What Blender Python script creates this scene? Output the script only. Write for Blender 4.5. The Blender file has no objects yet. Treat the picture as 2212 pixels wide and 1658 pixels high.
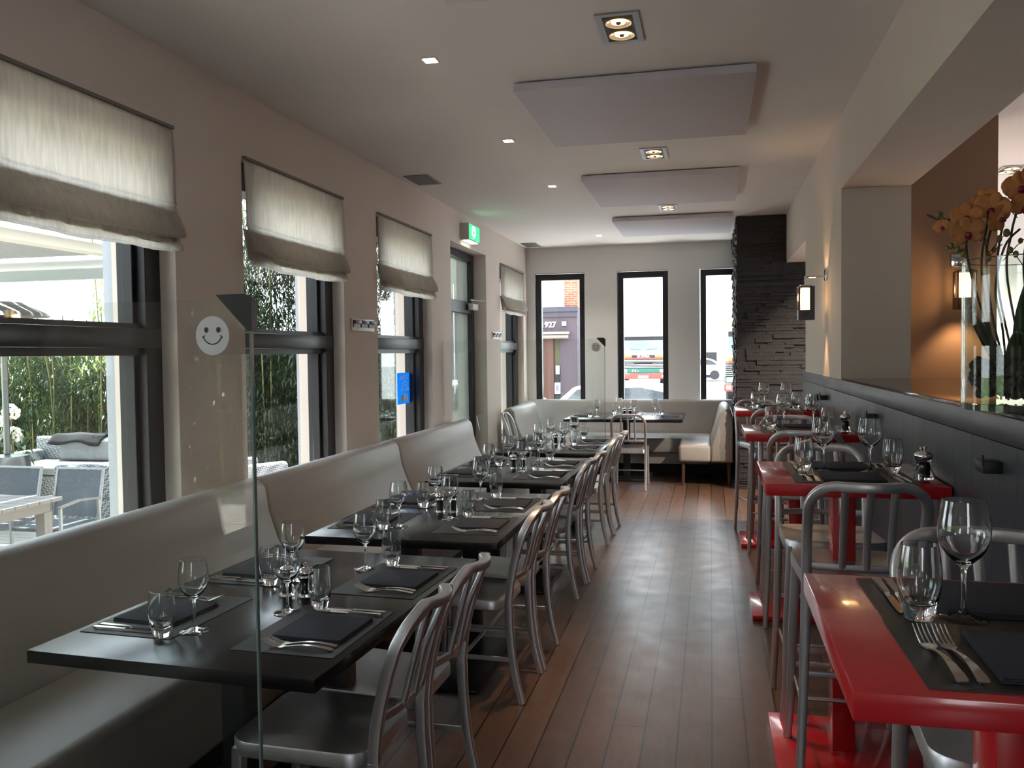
import bpy, bmesh, math, random
import numpy as np
from math import sin, cos, pi, radians
from mathutils import Vector, Matrix
random.seed(7)
sc = bpy.context.scene
COL = sc.collection
# ------------------------------------------------------------------ camera, world, exposure
HC = 1.53
cd = bpy.data.cameras.new('camera'); cam = bpy.data.objects.new('camera', cd); COL.objects.link(cam)
cd.sensor_width = 36.0; cd.lens = 1850.0/2212*36; cd.clip_start = .02; cd.clip_end = 400
def _cam():
    F = Vector((429., -72., 1850.)).normalized()
    P = Vector((-571., -60., 1850.))
    U = F.cross(P).normalized()
    if U.y > 0: U = -U
    R = F.cross(U)
    if R.x < 0: R = -R
    m = Matrix((R, F, U))                       # rows: world axes in image axes
    cx, cy, cz = m.col[0], -m.col[1], -m.col[2]
    mm = Matrix((cx, cy, cz)).transposed().to_4x4()
    mm.translation = Vector((0, 0, HC))
    return mm
cam.matrix_world = _cam()
sc.camera = cam
sc.view_settings.view_transform = 'Standard'; sc.view_settings.look = 'None'
sc.view_settings.gamma = 1; sc.view_settings.use_curve_mapping = False
sc.view_settings.exposure = 1.76
w = bpy.data.worlds.new('sky'); sc.world = w; w.use_nodes = True
nt = w.node_tree; bg = nt.nodes['Background']
SKY = 2.2
tc = nt.nodes.new('ShaderNodeTexCoord'); sx = nt.nodes.new('ShaderNodeSeparateXYZ'); cr = nt.nodes.new('ShaderNodeValToRGB')
nt.links.new(tc.outputs['Generated'], sx.inputs[0]); nt.links.new(sx.outputs['Z'], cr.inputs[0]); nt.links.new(cr.outputs[0], bg.inputs[0])
cr.color_ramp.elements[0].color = (.90, .95, 1, 1); cr.color_ramp.elements[1].color = (.66, .80, 1, 1)
bg.inputs[1].default_value = SKY
try:
    c = sc.cycles
    c.max_bounces = 10; c.diffuse_bounces = 4; c.glossy_bounces = 4; c.transmission_bounces = 8; c.transparent_max_bounces = 16
    c.caustics_reflective = False; c.caustics_refractive = False; c.sample_clamp_indirect = 4.0; c.use_denoising = True
    c.blur_glossy = .5
except Exception: pass
sun = bpy.data.objects.new('sun', bpy.data.lights.new('sun', 'SUN')); COL.objects.link(sun); sun.data.energy = 13; sun.data.angle = radians(1); sun.data.color = (1, .95, .88)
sun.rotation_euler = Vector((.2, -.12, -.8)).to_track_quat('-Z', 'Y').to_euler()
def portal(loc, rot, sx_, sy_):
    l = bpy.data.lights.new('window_portal', 'AREA'); l.shape = 'RECTANGLE'; l.size = sx_; l.size_y = sy_
    l.cycles.is_portal = True
    o = bpy.data.objects.new('window_portal', l); COL.objects.link(o); o.location = loc; o.rotation_euler = rot
LEFT_Y = [(-3.50, -2.17), (-1.55, -.45), (.40, 1.73), (2.35, 3.68), (4.30, 5.63), (6.25, 7.58), (10.23, 11.58)]
for a, b in LEFT_Y: portal((-2.90, (a+b)/2, 1.5), (0, radians(-90), 0), 2.0, b-a)
for a in (.8,): portal((a, -4.3, 1.5), (radians(90), 0, 0), 1.0, 1.8)
for a in (8.45,): portal((5.5, a, 1.5), (0, radians(90), 0), 2.4, 2.1)
FAR_X = [(-2.40, -1.70), (-1.25, -.56), (-.14, .55)]
for a, b in FAR_X: portal(((a+b)/2, 12.18, 1.6), (radians(-90), 0, 0), b-a, 2.1)
# ------------------------------------------------------------------ materials
def S(c): return tuple(((x/255)/12.92 if x/255 <= .04045 else ((x/255+.055)/1.055)**2.4) for x in c) + (1,)
MATS = {}
def mat(name, col, rough=.5, metal=0, noise=.0, nscale=20, bump=0, spec=None, stretch=(1, 1, 1), coat=0, rn=0, emis=None, es=0, bscale=None):
    if name in MATS: return MATS[name]
    m = bpy.data.materials.new(name); m.use_nodes = True; t = m.node_tree; b = t.nodes['Principled BSDF']
    b.inputs['Base Color'].default_value = col if len(col) == 4 else tuple(col)+(1,)
    b.inputs['Roughness'].default_value = rough; b.inputs['Metallic'].default_value = metal
    if spec is not None: b.inputs['Specular IOR Level'].default_value = spec
    if coat: b.inputs['Coat Weight'].default_value = coat; b.inputs['Coat Roughness'].default_value = .08
    if emis: b.inputs['Emission Color'].default_value = emis; b.inputs['Emission Strength'].default_value = es
    tc = t.nodes.new('ShaderNodeTexCoord'); mp = t.nodes.new('ShaderNodeMapping'); mp.inputs['Scale'].default_value = stretch
    nz = t.nodes.new('ShaderNodeTexNoise'); nz.inputs['Scale'].default_value = nscale; nz.inputs['Detail'].default_value = 4
    t.links.new(tc.outputs['Object'], mp.inputs[0]); t.links.new(mp.outputs[0], nz.inputs[0])
    if noise:
        mx = t.nodes.new('ShaderNodeMix'); mx.data_type = 'RGBA'
        c = b.inputs['Base Color'].default_value
        mx.inputs['A'].default_value = tuple(x*(1-noise) for x in c[:3])+(1,); mx.inputs['B'].default_value = tuple(min(1, x*(1+noise)) for x in c[:3])+(1,)
        t.links.new(nz.outputs[0], mx.inputs['Factor']); t.links.new(mx.outputs['Result'], b.inputs['Base Color'])
    if rn:
        mr = t.nodes.new('ShaderNodeMapRange'); mr.inputs['To Min'].default_value = max(0, rough-rn); mr.inputs['To Max'].default_value = rough+rn
        t.links.new(nz.outputs[0], mr.inputs[0]); t.links.new(mr.outputs[0], b.inputs['Roughness'])
    if bump:
        bp = t.nodes.new('ShaderNodeBump'); bp.inputs['Strength'].default_value = bump; bp.inputs['Distance'].default_value = .01
        src = nz
        if bscale:
            src = t.nodes.new('ShaderNodeTexNoise'); src.inputs['Scale'].default_value = bscale; t.links.new(mp.outputs[0], src.inputs[0])
        t.links.new(src.outputs[0], bp.inputs['Height']); t.links.new(bp.outputs[0], b.inputs['Normal'])
    MATS[name] = m; return m
def pane_mat(name, tint=(1, 1, 1), k=1.0, milky=0):
    m = bpy.data.materials.new(name); m.use_nodes = True; t = m.node_tree; t.nodes.clear()
    o = t.nodes.new('ShaderNodeOutputMaterial'); mix = t.nodes.new('ShaderNodeMixShader'); tr = t.nodes.new('ShaderNodeBsdfTransparent'); gl = t.nodes.new('ShaderNodeBsdfGlossy')
    tr.inputs[0].default_value = tuple(tint)+(1,); gl.inputs['Roughness'].default_value = .003
    lw = t.nodes.new('ShaderNodeLayerWeight'); pw = t.nodes.new('ShaderNodeMath'); pw.operation = 'POWER'; pw.inputs[1].default_value = 5
    ma = t.nodes.new('ShaderNodeMath'); ma.operation = 'MULTIPLY_ADD'; ma.inputs[1].default_value = .9; ma.inputs[2].default_value = .045*k
    t.links.new(lw.outputs['Facing'], pw.inputs[0]); t.links.new(pw.outputs[0], ma.inputs[0]); t.links.new(ma.outputs[0], mix.inputs[0])
    t.links.new(tr.outputs[0], mix.inputs[1]); t.links.new(gl.outputs[0], mix.inputs[2])
    last = mix
    if milky:
        df = t.nodes.new('ShaderNodeBsdfTranslucent'); df.inputs[0].default_value = (.8, .85, .8, 1); d2 = t.nodes.new('ShaderNodeBsdfDiffuse'); d2.inputs[0].default_value = (.5, .52, .48, 1)
        m0 = t.nodes.new('ShaderNodeMixShader'); m0.inputs[0].default_value = .5; t.links.new(df.outputs[0], m0.inputs[1]); t.links.new(d2.outputs[0], m0.inputs[2])
        m2 = t.nodes.new('ShaderNodeMixShader'); m2.inputs[0].default_value = milky; t.links.new(mix.outputs[0], m2.inputs[1]); t.links.new(m0.outputs[0], m2.inputs[2]); last = m2
    t.links.new(last.outputs[0], o.inputs[0]); MATS[name] = m; return m
def glass_mat(name, col=(1, 1, 1), rough=0.0):
    m = bpy.data.materials.new(name); m.use_nodes = True; t = m.node_tree; t.nodes.clear()
    o = t.nodes.new('ShaderNodeOutputMaterial'); g = t.nodes.new('ShaderNodeBsdfGlass'); g.inputs[0].default_value = tuple(col)+(1,); g.inputs['Roughness'].default_value = rough; g.inputs['IOR'].default_value = 1.5
    t.links.new(g.outputs[0], o.inputs[0]); MATS[name] = m; return m
PANE = pane_mat('window_glass', (.97, .99, .98)); PART = pane_mat('partition_glass', (.96, .985, .97), 1.1); FROST = pane_mat('door_glass', (.42, .45, .43), 1.0, .22)
VASEG = pane_mat('vase_glass', (.93, .97, .94), .9)
GLASS = glass_mat('crystal_glass', (.99, 1, 1))
def fabric(name, col, tr=.5):
    m = bpy.data.materials.new(name); m.use_nodes = True; t = m.node_tree; t.nodes.clear()
    o = t.nodes.new('ShaderNodeOutputMaterial'); mix = t.nodes.new('ShaderNodeMixShader'); mix.inputs[0].default_value = tr
    a = t.nodes.new('ShaderNodeBsdfDiffuse'); b = t.nodes.new('ShaderNodeBsdfTranslucent')
    tc = t.nodes.new('ShaderNodeTexCoord'); mp = t.nodes.new('ShaderNodeMapping'); mp.inputs['Scale'].default_value = (1, 1, .12)
    nz = t.nodes.new('ShaderNodeTexNoise'); nz.inputs['Scale'].default_value = 60; nz.inputs['Detail'].default_value = 6
    cr = t.nodes.new('ShaderNodeMix'); cr.data_type = 'RGBA'; cr.inputs['A'].default_value = tuple(x*.75 for x in col[:3])+(1,); cr.inputs['B'].default_value = tuple(min(1, x*1.2) for x in col[:3])+(1,)
    t.links.new(tc.outputs['Object'], mp.inputs[0]); t.links.new(mp.outputs[0], nz.inputs[0]); t.links.new(nz.outputs[0], cr.inputs['Factor'])
    t.links.new(cr.outputs['Result'], a.inputs[0]); t.links.new(cr.outputs['Result'], b.inputs[0]); t.links.new(a.outputs[0], mix.inputs[1]); t.links.new(b.outputs[0], mix.inputs[2]); t.links.new(mix.outputs[0], o.inputs[0])
    MATS[name] = m; return m
BLIND = fabric('blind_linen', (.80, .77, .73), .75)
WALL = mat('wall_paint', (.74, .655, .595), .85, noise=.04, nscale=3, bump=.04, bscale=160)
WALLF = mat('far_wall_paint', (.80, .785, .775), .85, noise=.03, nscale=3)
CEIL = mat('ceiling_paint', (.82, .785, .77), .8, noise=.03, nscale=2)
BROWN = mat('brown_paint', (.34, .225, .16), .8, noise=.05, nscale=3)
WHITEP = mat('white_plaster', (.78, .77, .75), .85, noise=.03, nscale=2)
PANELW = mat('acoustic_panel', (.64, .61, .67), .9, noise=.03, nscale=40)
FRAME = mat('black_frame', (.012, .012, .016), .35, noise=.1, nscale=10)
ALU = mat('brushed_aluminium', (.60, .59, .595), .38, .88, noise=.10, nscale=30, stretch=(1, 1, .1), rn=.07)
CHROME = mat('chrome', (.75, .74, .73), .12, 1, noise=.02)
STEEL = mat('steel_cutlery', (.72, .69, .65), .16, 1, noise=.03)
BLACKT = mat('black_table_lacquer', (.010, .0095, .010), .22, 0, spec=.38, noise=.25, nscale=8, rn=.05, stretch=(3, 1, 1))
MATM = mat('placemat_vinyl', (.013, .0115, .011), .46, 0, noise=.3, nscale=500, bump=.15)
NAPK = mat('napkin_cloth', (.030, .031, .042), .9, 0, noise=.25, nscale=300, bump=.2)
RED = mat('red_lacquer', (.56, .013, .018), .22, 0, noise=.06, nscale=12, coat=.6, rn=.04)
LEATH = mat('grey_leatherette', (.385, .36, .335), .42, 0, noise=.05, nscale=6, rn=.06, bump=.05, bscale=140)
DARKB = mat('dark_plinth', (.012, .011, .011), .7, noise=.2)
SLATE = mat('slate_panelling', (.040, .043, .054), .35, 0, noise=.2, nscale=4, rn=.08)
COUNT = mat('black_stone_counter', (.008, .008, .008), .06, 0, noise=.3, nscale=60)
WOODL = mat('dark_wood_leg', (.07, .035, .02), .5, noise=.3, nscale=20, stretch=(4, 4, .5))
BLACK = mat('black_plastic', (.015, .015, .015), .5, noise=.1)
WHITE = mat('white_plastic', (.75, .75, .74), .5, noise=.03)
GREY = mat('grey_metal', (.33, .33, .34), .45, .4, noise=.05)
# oak floor
def floor_mat(name, axis_x=True, w=.132, c1=(.030, .016, .010), c2=(.135, .070, .041), rough=.36, gap=.0038):
    m = bpy.data.materials.new(name); m.use_nodes = True; t = m.node_tree; b = t.nodes['Principled BSDF']; N = t.nodes.new; L = t.links.new
    tc = N('ShaderNodeTexCoord'); sp = N('ShaderNodeSeparateXYZ'); L(tc.outputs['Object'], sp.inputs[0])
    def M(op, a, b_=None, c_=None):
        n = N('ShaderNodeMath'); n.operation = op
        for i, v in enumerate((a, b_, c_)):
            if v is None: continue
            if isinstance(v, (int, float)): n.inputs[i].default_value = v
            else: L(v, n.inputs[i])
        return n.outputs[0]
    xx = sp.outputs['X'] if axis_x else sp.outputs['Y']; yy = sp.outputs['Y'] if axis_x else sp.outputs['X']
    u = M('DIVIDE', M('ADD', xx, .0), w); idx = M('FLOOR', u); fr = M('FRACT', u)
    wn = N('ShaderNodeTexWhiteNoise'); wn.noise_dimensions = '1D'; L(idx, wn.inputs['W'])
    yo = M('ADD', M('DIVIDE', yy, 4.2), M('MULTIPLY', wn.outputs[0], 5.3)); yi = M('FLOOR', yo); yf = M('FRACT', yo)
    wn2 = N('ShaderNodeTexWhiteNoise'); wn2.noise_dimensions = '2D'; cb = N('ShaderNodeCombineXYZ'); L(idx, cb.inputs[0]); L(yi, cb.inputs[1]); L(cb.outputs[0], wn2.inputs['Vector'])
    # grain
    g = N('ShaderNodeCombineXYZ'); L(M('MULTIPLY', xx, 22), g.inputs[0]); L(M('MULTIPLY', yy, 2.2), g.inputs[1]); L(M('MULTIPLY', wn2.outputs[0], 40), g.inputs[2])
    nz = N('ShaderNodeTexNoise'); nz.inputs['Scale'].default_value = 1.6; nz.inputs['Detail'].default_value = 7; nz.inputs['Distortion'].default_value = 1.2; L(g.outputs[0], nz.inputs[0])
    f = M('ADD', M('MULTIPLY', nz.outputs[0], .75), M('MULTIPLY', wn2.outputs[0], .35))
    mx = N('ShaderNodeMix'); mx.data_type = 'RGBA'; mx.inputs['A'].default_value = c1+(1,); mx.inputs['B'].default_value = c2+(1,); L(f, mx.inputs['Factor'])
    e = M('MULTIPLY', M('GREATER_THAN', fr, gap/w), M('LESS_THAN', fr, 1-gap/w)); e2 = M('GREATER_THAN', yf, .0012); ee = M('MULTIPLY', e, e2)
    m2 = N('ShaderNodeMix'); m2.data_type = 'RGBA'; m2.inputs['A'].default_value = (.006, .004, .003, 1); L(mx.outputs['Result'], m2.inputs['B']); L(ee, m2.inputs['Factor'])
    L(m2.outputs['Result'], b.inputs['Base Color'])
    n2 = N('ShaderNodeTexNoise'); n2.inputs['Scale'].default_value = 7; n2.inputs['Detail'].default_value = 6; L(tc.outputs['Object'], n2.inputs[0])
    mr = N('ShaderNodeMapRange'); mr.inputs['From Min'].default_value = .3; mr.inputs['From Max'].default_value = .7; mr.inputs['To Min'].default_value = rough-.04; mr.inputs['To Max'].default_value = rough+.08; L(n2.outputs[0], mr.inputs[0]); L(mr.outputs[0], b.inputs['Roughness'])
    b.inputs['Specular IOR Level'].default_value = .7; b.inputs['Coat Weight'].default_value = .35; b.inputs['Coat Roughness'].default_value = .29
    bp = N('ShaderNodeBump'); bp.inputs['Strength'].default_value = .5; bp.inputs['Distance'].default_value = .005
    L(M('ADD', M('MULTIPLY', nz.outputs[0], .25), ee), bp.inputs['Height']); L(bp.outputs[0], b.inputs['Normal'])
    return m
FLOOR = floor_mat('oak_floor')
DECK = floor_mat('terrace_decking', False, .14, (.27, .245, .22), (.38, .35, .32), .6, .006)
def brick_mat(name, c1, c2, mortar, scale=1.0, bw=.22, bh=.07):
    m = bpy.data.materials.new(name); m.use_nodes = True; t = m.node_tree; b = t.nodes['Principled BSDF']; b.inputs['Roughness'].default_value = .85
    br = t.nodes.new('ShaderNodeTexBrick'); br.inputs['Color1'].default_value = c1+(1,); br.inputs['Color2'].default_value = c2+(1,); br.inputs['Mortar'].default_value = mortar+(1,)
    br.inputs['Scale'].default_value = scale; br.inputs['Brick Width'].default_value = bw; br.inputs['Row Height'].default_value = bh; br.inputs['Mortar Size'].default_value = .008
    tc = t.nodes.new('ShaderNodeTexCoord'); sp = t.nodes.new('ShaderNodeSeparateXYZ'); cb = t.nodes.new('ShaderNodeCombineXYZ')
    ad = t.nodes.new('ShaderNodeMath'); ad.operation = 'ADD'
    t.links.new(tc.outputs['Object'], sp.inputs[0]); t.links.new(sp.outputs[0], ad.inputs[0]); t.links.new(sp.outputs[1], ad.inputs[1]); t.links.new(ad.outputs[0], cb.inputs[0]); t.links.new(sp.outputs[2], cb.inputs[1]); t.links.new(cb.outputs[0], br.inputs[0]); t.links.new(br.outputs[0], b.inputs['Base Color'])
    return m
# ------------------------------------------------------------------ geometry helpers
def link(name, me, m=None, parent=None, smooth=True, mods=None):
    if m is not None and not me.materials: me.materials.append(m)
    o = bpy.data.objects.new(name, me); COL.objects.link(o)
    if parent is not None: o.parent = parent
    return o
class MB:
    def __init__(s): s.v = []; s.f = []; s.sm = []
    def add(s, vs, fs, smooth=False):
        n = len(s.v); s.v += [tuple(v) for v in vs]; s.f += [tuple(i+n for i in f) for f in fs]; s.sm += [smooth]*len(fs); return s
    def box(s, x0, x1, y0, y1, z0, z1, bev=0, seg=2):
        x0, x1 = min(x0, x1), max(x0, x1); y0, y1 = min(y0, y1), max(y0, y1); z0, z1 = min(z0, z1), max(z0, z1)
        if bev <= 0:
            vs = [(x0, y0, z0), (x1, y0, z0), (x1, y1, z0), (x0, y1, z0), (x0, y0, z1), (x1, y0, z1), (x1, y1, z1), (x0, y1, z1)]
            return s.add(vs, [(0, 3, 2, 1), (4, 5, 6, 7), (0, 1, 5, 4), (1, 2, 6, 5), (2, 3, 7, 6), (3, 0, 4, 7)])
        b = bmesh.new(); r = bmesh.ops.create_cube(b, size=1)
        for v in b.verts: v.co = Vector(((x0+x1)/2+v.co.x*(x1-x0), (y0+y1)/2+v.co.y*(y1-y0), (z0+z1)/2+v.co.z*(z1-z0)))
        bmesh.ops.bevel(b, geom=b.edges[:], offset=bev, segments=seg, affect='EDGES', profile=.5)
        b.verts.index_update(); s.add([v.co[:] for v in b.verts], [[v.index for v in f.verts] for f in b.faces], seg > 1); b.free(); return s
    def lathe(s, prof, c=(0, 0, 0), n=28, closed=False, smooth=True):
        vs = []; fs = []; m = len(prof)
        for r, z in prof:
            for k in range(n):
                a = 2*pi*k/n; vs.append((c[0]+max(r, 1e-5)*cos(a), c[1]+max(r, 1e-5)*sin(a), c[2]+z))
        for i in range(m-1 if not closed else m):
            j = (i+1) % m
            for k in range(n):
                l = (k+1) % n; fs.append((i*n+k, i*n+l, j*n+l, j*n+k))
        return s.add(vs, fs, smooth)
    def sweep(s, pts, w, h, ref=(0, 1, 0), nseg=12, sq=3.5, caps=True, scale=None):
        pts = [Vector(p) for p in pts]; ref = Vector(ref); vs = []; fs = []; n = len(pts)
        for i, p in enumerate(pts):
            t = (pts[min(i+1, n-1)]-pts[max(i-1, 0)]).normalized()
            a = (ref-t*ref.dot(t)).normalized(); b = t.cross(a)
            k = scale[i] if scale else 1
            for q in range(nseg):
                an = 2*pi*q/nseg; c, d = cos(an), sin(an)
                cc = math.copysign(abs(c)**(2/sq), c); dd = math.copysign(abs(d)**(2/sq), d)
                vs.append(p+a*cc*w/2*k+b*dd*h/2*k)
        for i in range(n-1):
            for q in range(nseg):
                r = (q+1) % nseg; fs.append((i*nseg+q, i*nseg+r, (i+1)*nseg+r, (i+1)*nseg+q))
        if caps: fs.append(tuple(range(nseg))[::-1]); fs.append(tuple((n-1)*nseg+q for q in range(nseg)))
        return s.add(vs, fs, True)
    def prism(s, poly, axis, a, b, smooth=False):
        n = len(poly); vs = []
        for t in (a, b):
            for p, q in poly: vs.append({'x': (t, p, q), 'y': (p, t, q), 'z': (p, q, t)}[axis])
        fs = [tuple(range(n))[::-1], tuple(range(n, 2*n))]+[(i, (i+1) % n, (i+1) % n+n, i+n) for i in range(n)]
        return s.add(vs, fs, smooth)
    def ball(s, c, r, n=10, m=6, sc_=(1, 1, 1)):
        return s.lathe([(r*sin(pi*i/m)*1, -r*cos(pi*i/m)*sc_[2]) for i in range(m+1)], c, n)
    def build(s, name, m, parent=None, bevel=0, auto=True):
        me = bpy.data.meshes.new(name); me.from_pydata(s.v, [], s.f)
        me.polygons.foreach_set('use_smooth', s.sm); me.materials.append(m); me.update()
        bb = bmesh.new(); bb.from_mesh(me); bmesh.ops.recalc_face_normals(bb, faces=bb.faces); bb.to_mesh(me); bb.free()
        try: me.set_sharp_from_angle(angle=radians(40))
        except Exception: pass
        o = bpy.data.objects.new(name, me); COL.objects.link(o)
        if parent is not None: o.parent = parent
        if bevel:
            md = o.modifiers.new('bevel', 'BEVEL'); md.width = bevel; md.segments = 2; md.limit_method = 'ANGLE'
        return o
def tag(o, label=None, cat=None, group=None, kind=None):
    if label: o['label'] = label
    if cat: o['category'] = cat
    if group: o['group'] = group
    if kind: o['kind'] = kind
    return o
def empty(name, loc=(0, 0, 0), rz=0):
    o = bpy.data.objects.new(name, None); COL.objects.link(o); o.location = loc; o.rotation_euler = (0, 0, rz); o.empty_display_size = .1; return o
def thing(name, label, cat, loc=(0, 0, 0), rz=0, group=None): return tag(empty(name, loc, rz), label, cat, group)
def dup(r, loc, rz=0, label=None, group=None):
    def cp(o, par):
        c = o.copy(); COL.objects.link(c); c.parent = par
        for ch in kids(o): cp(ch, c)
        return c
    c = cp(r, None); c.location = loc; c.rotation_euler = (0, 0, rz)
    if label: c['label'] = label
    if group: c['group'] = group
    return c
_kids = {}
def kids(o): return list(o.children)
def struct(name, mb, m, label=None, bevel=0):
    o = mb.build(name, m, None, bevel); o['kind'] = 'structure'
    if label: o['label'] = label
    return o
def boxm(*a, **k): return MB().box(*a, **k)
def text(s, size, m, parent, loc, rot, name='lettering', ext=.003, mirror=False, bold=0):
    cu = bpy.data.curves.new('t', 'FONT'); cu.body = s; cu.size = size; cu.extrude = ext; cu.align_x = 'CENTER'; cu.align_y = 'CENTER'; cu.offset = bold
    ob = bpy.data.objects.new('t', cu); COL.objects.link(ob)
    dg = bpy.context.evaluated_depsgraph_get(); me = bpy.data.meshes.new_from_object(ob.evaluated_get(dg))
    bpy.data.objects.remove(ob); me.materials.clear(); me.materials.append(m)
    if mirror:
        for v in me.vertices: v.co.x = -v.co.x
    o = bpy.data.objects.new(name, me); COL.objects.link(o)
    if parent is not None: o.parent = parent
    o.location = loc; o.rotation_euler = rot; return o
# ------------------------------------------------------------------ room shell
ZC = 2.99; XL = -2.515; XO = -2.87; YF = 11.83; YB = -4.0; XR = .80; XE = 5.2
struct('floor', boxm(XL-.30, XE+.2, YB, YF+.3, -.12, 0), FLOOR)
struct('ceiling', boxm(XO, XE+.2, YB-.2, YF+.3, ZC, ZC+.2), CEIL)
def wall_open(name, m, axis, t0, t1, a0, a1, ops, z1=ZC):
    """wall slab t0..t1 thick, from a0 to a1 along the other axis, openings (a,b,zb,zt)"""
    mb = MB()
    def bx(a, b, za, zb):
        if b-a < 1e-4 or zb-za < 1e-4: return
        if axis == 'y': mb.box(t0, t1, a, b, za, zb)
        else: mb.box(a, b, t0, t1, za, zb)
    cur = a0
    for (a, b, zb, zt) in sorted(ops):
        bx(cur, a, 0, z1); bx(a, b, 0, zb); bx(a, b, zt, z1); cur = b
    bx(cur, a1, 0, z1)
    return struct(name, mb, m)
SILL = .42
ops = [(a, b, (.06 if abs(a-.4) < .01 else SILL), 2.635) for a, b in LEFT_Y]+[(8.19, 9.57, .0, 2.655)]
wall_open('wall_left', WALL, 'y', XO, XL, YB, YF, ops)
wall_open('wall_far', WALLF, 'x', YF, YF+.32, XO, 1.6, [(a, b, .45, 2.635) for a, b in FAR_X])
wall_open('wall_back', WALL, 'x', YB-.25, YB, XO, XE+.2, [(.3, 1.3, .6, 2.4)])  # opening added in the unseen back wall to let in daylight
wall_open('wall_outer_right', WHITEP, 'y', XE, XE+.25, YB, YF, [(7.4, 9.5, .3, 2.7)])  # opening added out of view to send daylight through the passage
# right side: pillar, beam, header, low wall
struct('wall_right_pillar', MB().box(XR, 1.205, 5.72, 7.80, 0, ZC), WALL)
struct('wall_right_beam', MB().box(XR, 1.205, YB, 5.72, 2.53, ZC), WALL)
struct('wall_right_header', MB().box(XR, 1.205, 7.80, 9.72, 2.47, ZC), WALL)
struct('wall_brown', MB().box(1.205, 1.77, 6.0, 6.2, 0, ZC), BROWN)
struct('wall_white_room', MB().box(1.9, XE, 9.72, 9.92, 0, ZC), WHITEP)
mb = MB().box(XR+.02, 1.20, YB, 7.80, 0, 1.30); struct('wall_counter_base', mb, DARKB)
# slate panelling with vertical grooves: planks
pw_ = MB(); y = YB
yy_ = 7.9
while yy_ > YB:
    pw_.box(XR-.012, XR+.02, yy_-.1993, yy_-.0007, .0, 1.262); yy_ -= .2
pw_.box(XR-.0105, XR+.02, YB, 7.9, .0, 1.25); pw_.box(XR+.02, 1.2, 7.80, 7.9, 0, 1.29)
struct('trim_1', pw_, SLATE)
struct('trim_2', MB().box(XR-.0135, XR+.03, YB, 7.9, 1.264, 1.338, .003), SLATE)
ct = MB().box(XR+.005, 1.46, .2, 5.715, 1.3, 1.347, .003).build('counter_top', COUNT); tag(ct, 'long glossy black stone counter top capping the slate panelled half wall', 'counter')
bk = MB().box(1.23, 2.6, 5.55, 5.98, 0, 1.31, .004).build('back_cabinet', BLACK); tag(bk, 'black low cabinet in front of the brown wall beyond the counter', 'cabinet')
# stone column
def ledge(name, faces):
    mb = MB()
    for (kind, c, a0, a1) in faces:
        z = 0.0
        while z < ZC-.002:
            h = min(random.uniform(.022, .05), ZC-z); a = a0-random.uniform(0, .2)
            while a < a1:
                L = random.uniform(.12, .42); p = random.uniform(.0, .028)
                s0, s1 = max(a, a0), min(a+L, a1)
                if s1-s0 > .01:
                    if kind == 'y': mb.box(s0, s1-.002, c-p, c+.06, z, z+h-.002)
                    else: mb.box(c-p*1.1, c+.06, s0, s1-.002, z, z+h-.002)
                a += L
            z += h
    return mb
STONE = mat('dark_ledge_stone', (.020, .0175, .018), .7, noise=.5, nscale=9, bump=.5, bscale=60)
ms = ledge('s', [('y', 9.72, .28, 1.9), ('x', .30, 9.72, YF)]); ms.box(.33, 1.9, 9.75, YF, 0, ZC)
struct('wall_stone', ms, STONE, 'dark stacked ledge stone pier at the end of the aisle')
# baseboards
# ceiling panels
for k, (y0, y1) in enumerate([(2.08, 3.37), (4.56, 5.86), (7.07, 8.40), (9.36, 10.62)]):
    o = MB().box(-1.035, .232, y0, y1, 2.938, 2.982, .003).build('ceiling_panel', PANELW)
    m2 = MB().box(-1.0, .20, y0+.03, y1-.03, 2.982, ZC).build('shadow_gap', DARKB, o)  # dark strip puts the shadow gap above the panel into colour
    tag(o, ['pale acoustic panel nearest the camera, only its far edge at the picture top', 'largest looking pale acoustic panel, between the first and second twin spotlights', 'pale acoustic ceiling panel between the second and third twin spotlights', 'pale acoustic ceiling panel farthest away, near the stone pier'][k], 'ceiling panel', 'acoustic panels in a row under the ceiling')
# twin spotlights
BULB = mat('lamp_glow', (.9, .6, .3), .3, emis=(1, .72, .40, 1), es=1.8, noise=.05)
REFL = mat('lamp_reflector', (.9, .75, .5), .2, 1, noise=.05, emis=(1, .7, .35, 1), es=.12)
def spot(loc, power, ang, col=(1, .62, .33), blend=.6, r=.04, tgt=None, name='spot_lamp', parent=None):
    l = bpy.data.lights.new(name, 'SPOT'); l.energy = power; l.spot_size = radians(ang); l.spot_blend = blend; l.color = col; l.shadow_soft_size = r
    o = bpy.data.objects.new(name, l); COL.objects.link(o); o.location = loc
    if tgt: o.rotation_euler = (Vector(tgt)-Vector(loc)).to_track_quat('-Z', 'Y').to_euler()
    return o
def twin(loc, label, group):
    t = thing('twin_spotlight', label, 'ceiling light', loc, 0, group); W, L = .095, .18
    f = MB()
    f.box(-W, W, -L, -L+.028, -.006, .0); f.box(-W, W, L-.028, L, -.006, 0); f.box(-W, -W+.028, -L+.028, L-.028, -.006, 0); f.box(W-.028, W, -L+.028, L-.028, -.006, 0)
    f.build('frame', GREY, t)
    MB().box(-W+.028, W-.028, -L+.028, L-.028, -.002, .0).build('housing', BLACK, t)
    for yy in (-.075, .075):
        r = MB().lathe([(.055, -.008), (.058, -.010), (.052, -.006), (.03, -.003), (.012, -.0025)], (0, yy, 0), 24).build('reflector', REFL, t)
        MB().lathe([(.0, -.014), (.010, -.012), (.012, -.004)], (0, yy, 0), 12).build('bulb', BLACK, r)
        MB().lathe([(.016, -.007), (.030, -.0065), (.032, -.0045), (.016, -.0045)], (0, yy, 0), 20, True).build('lamp_glow', BULB, r)
    return t
TW = [(-.392, 3.93), (-.40, 6.45), (-.415, 8.9)]
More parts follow.
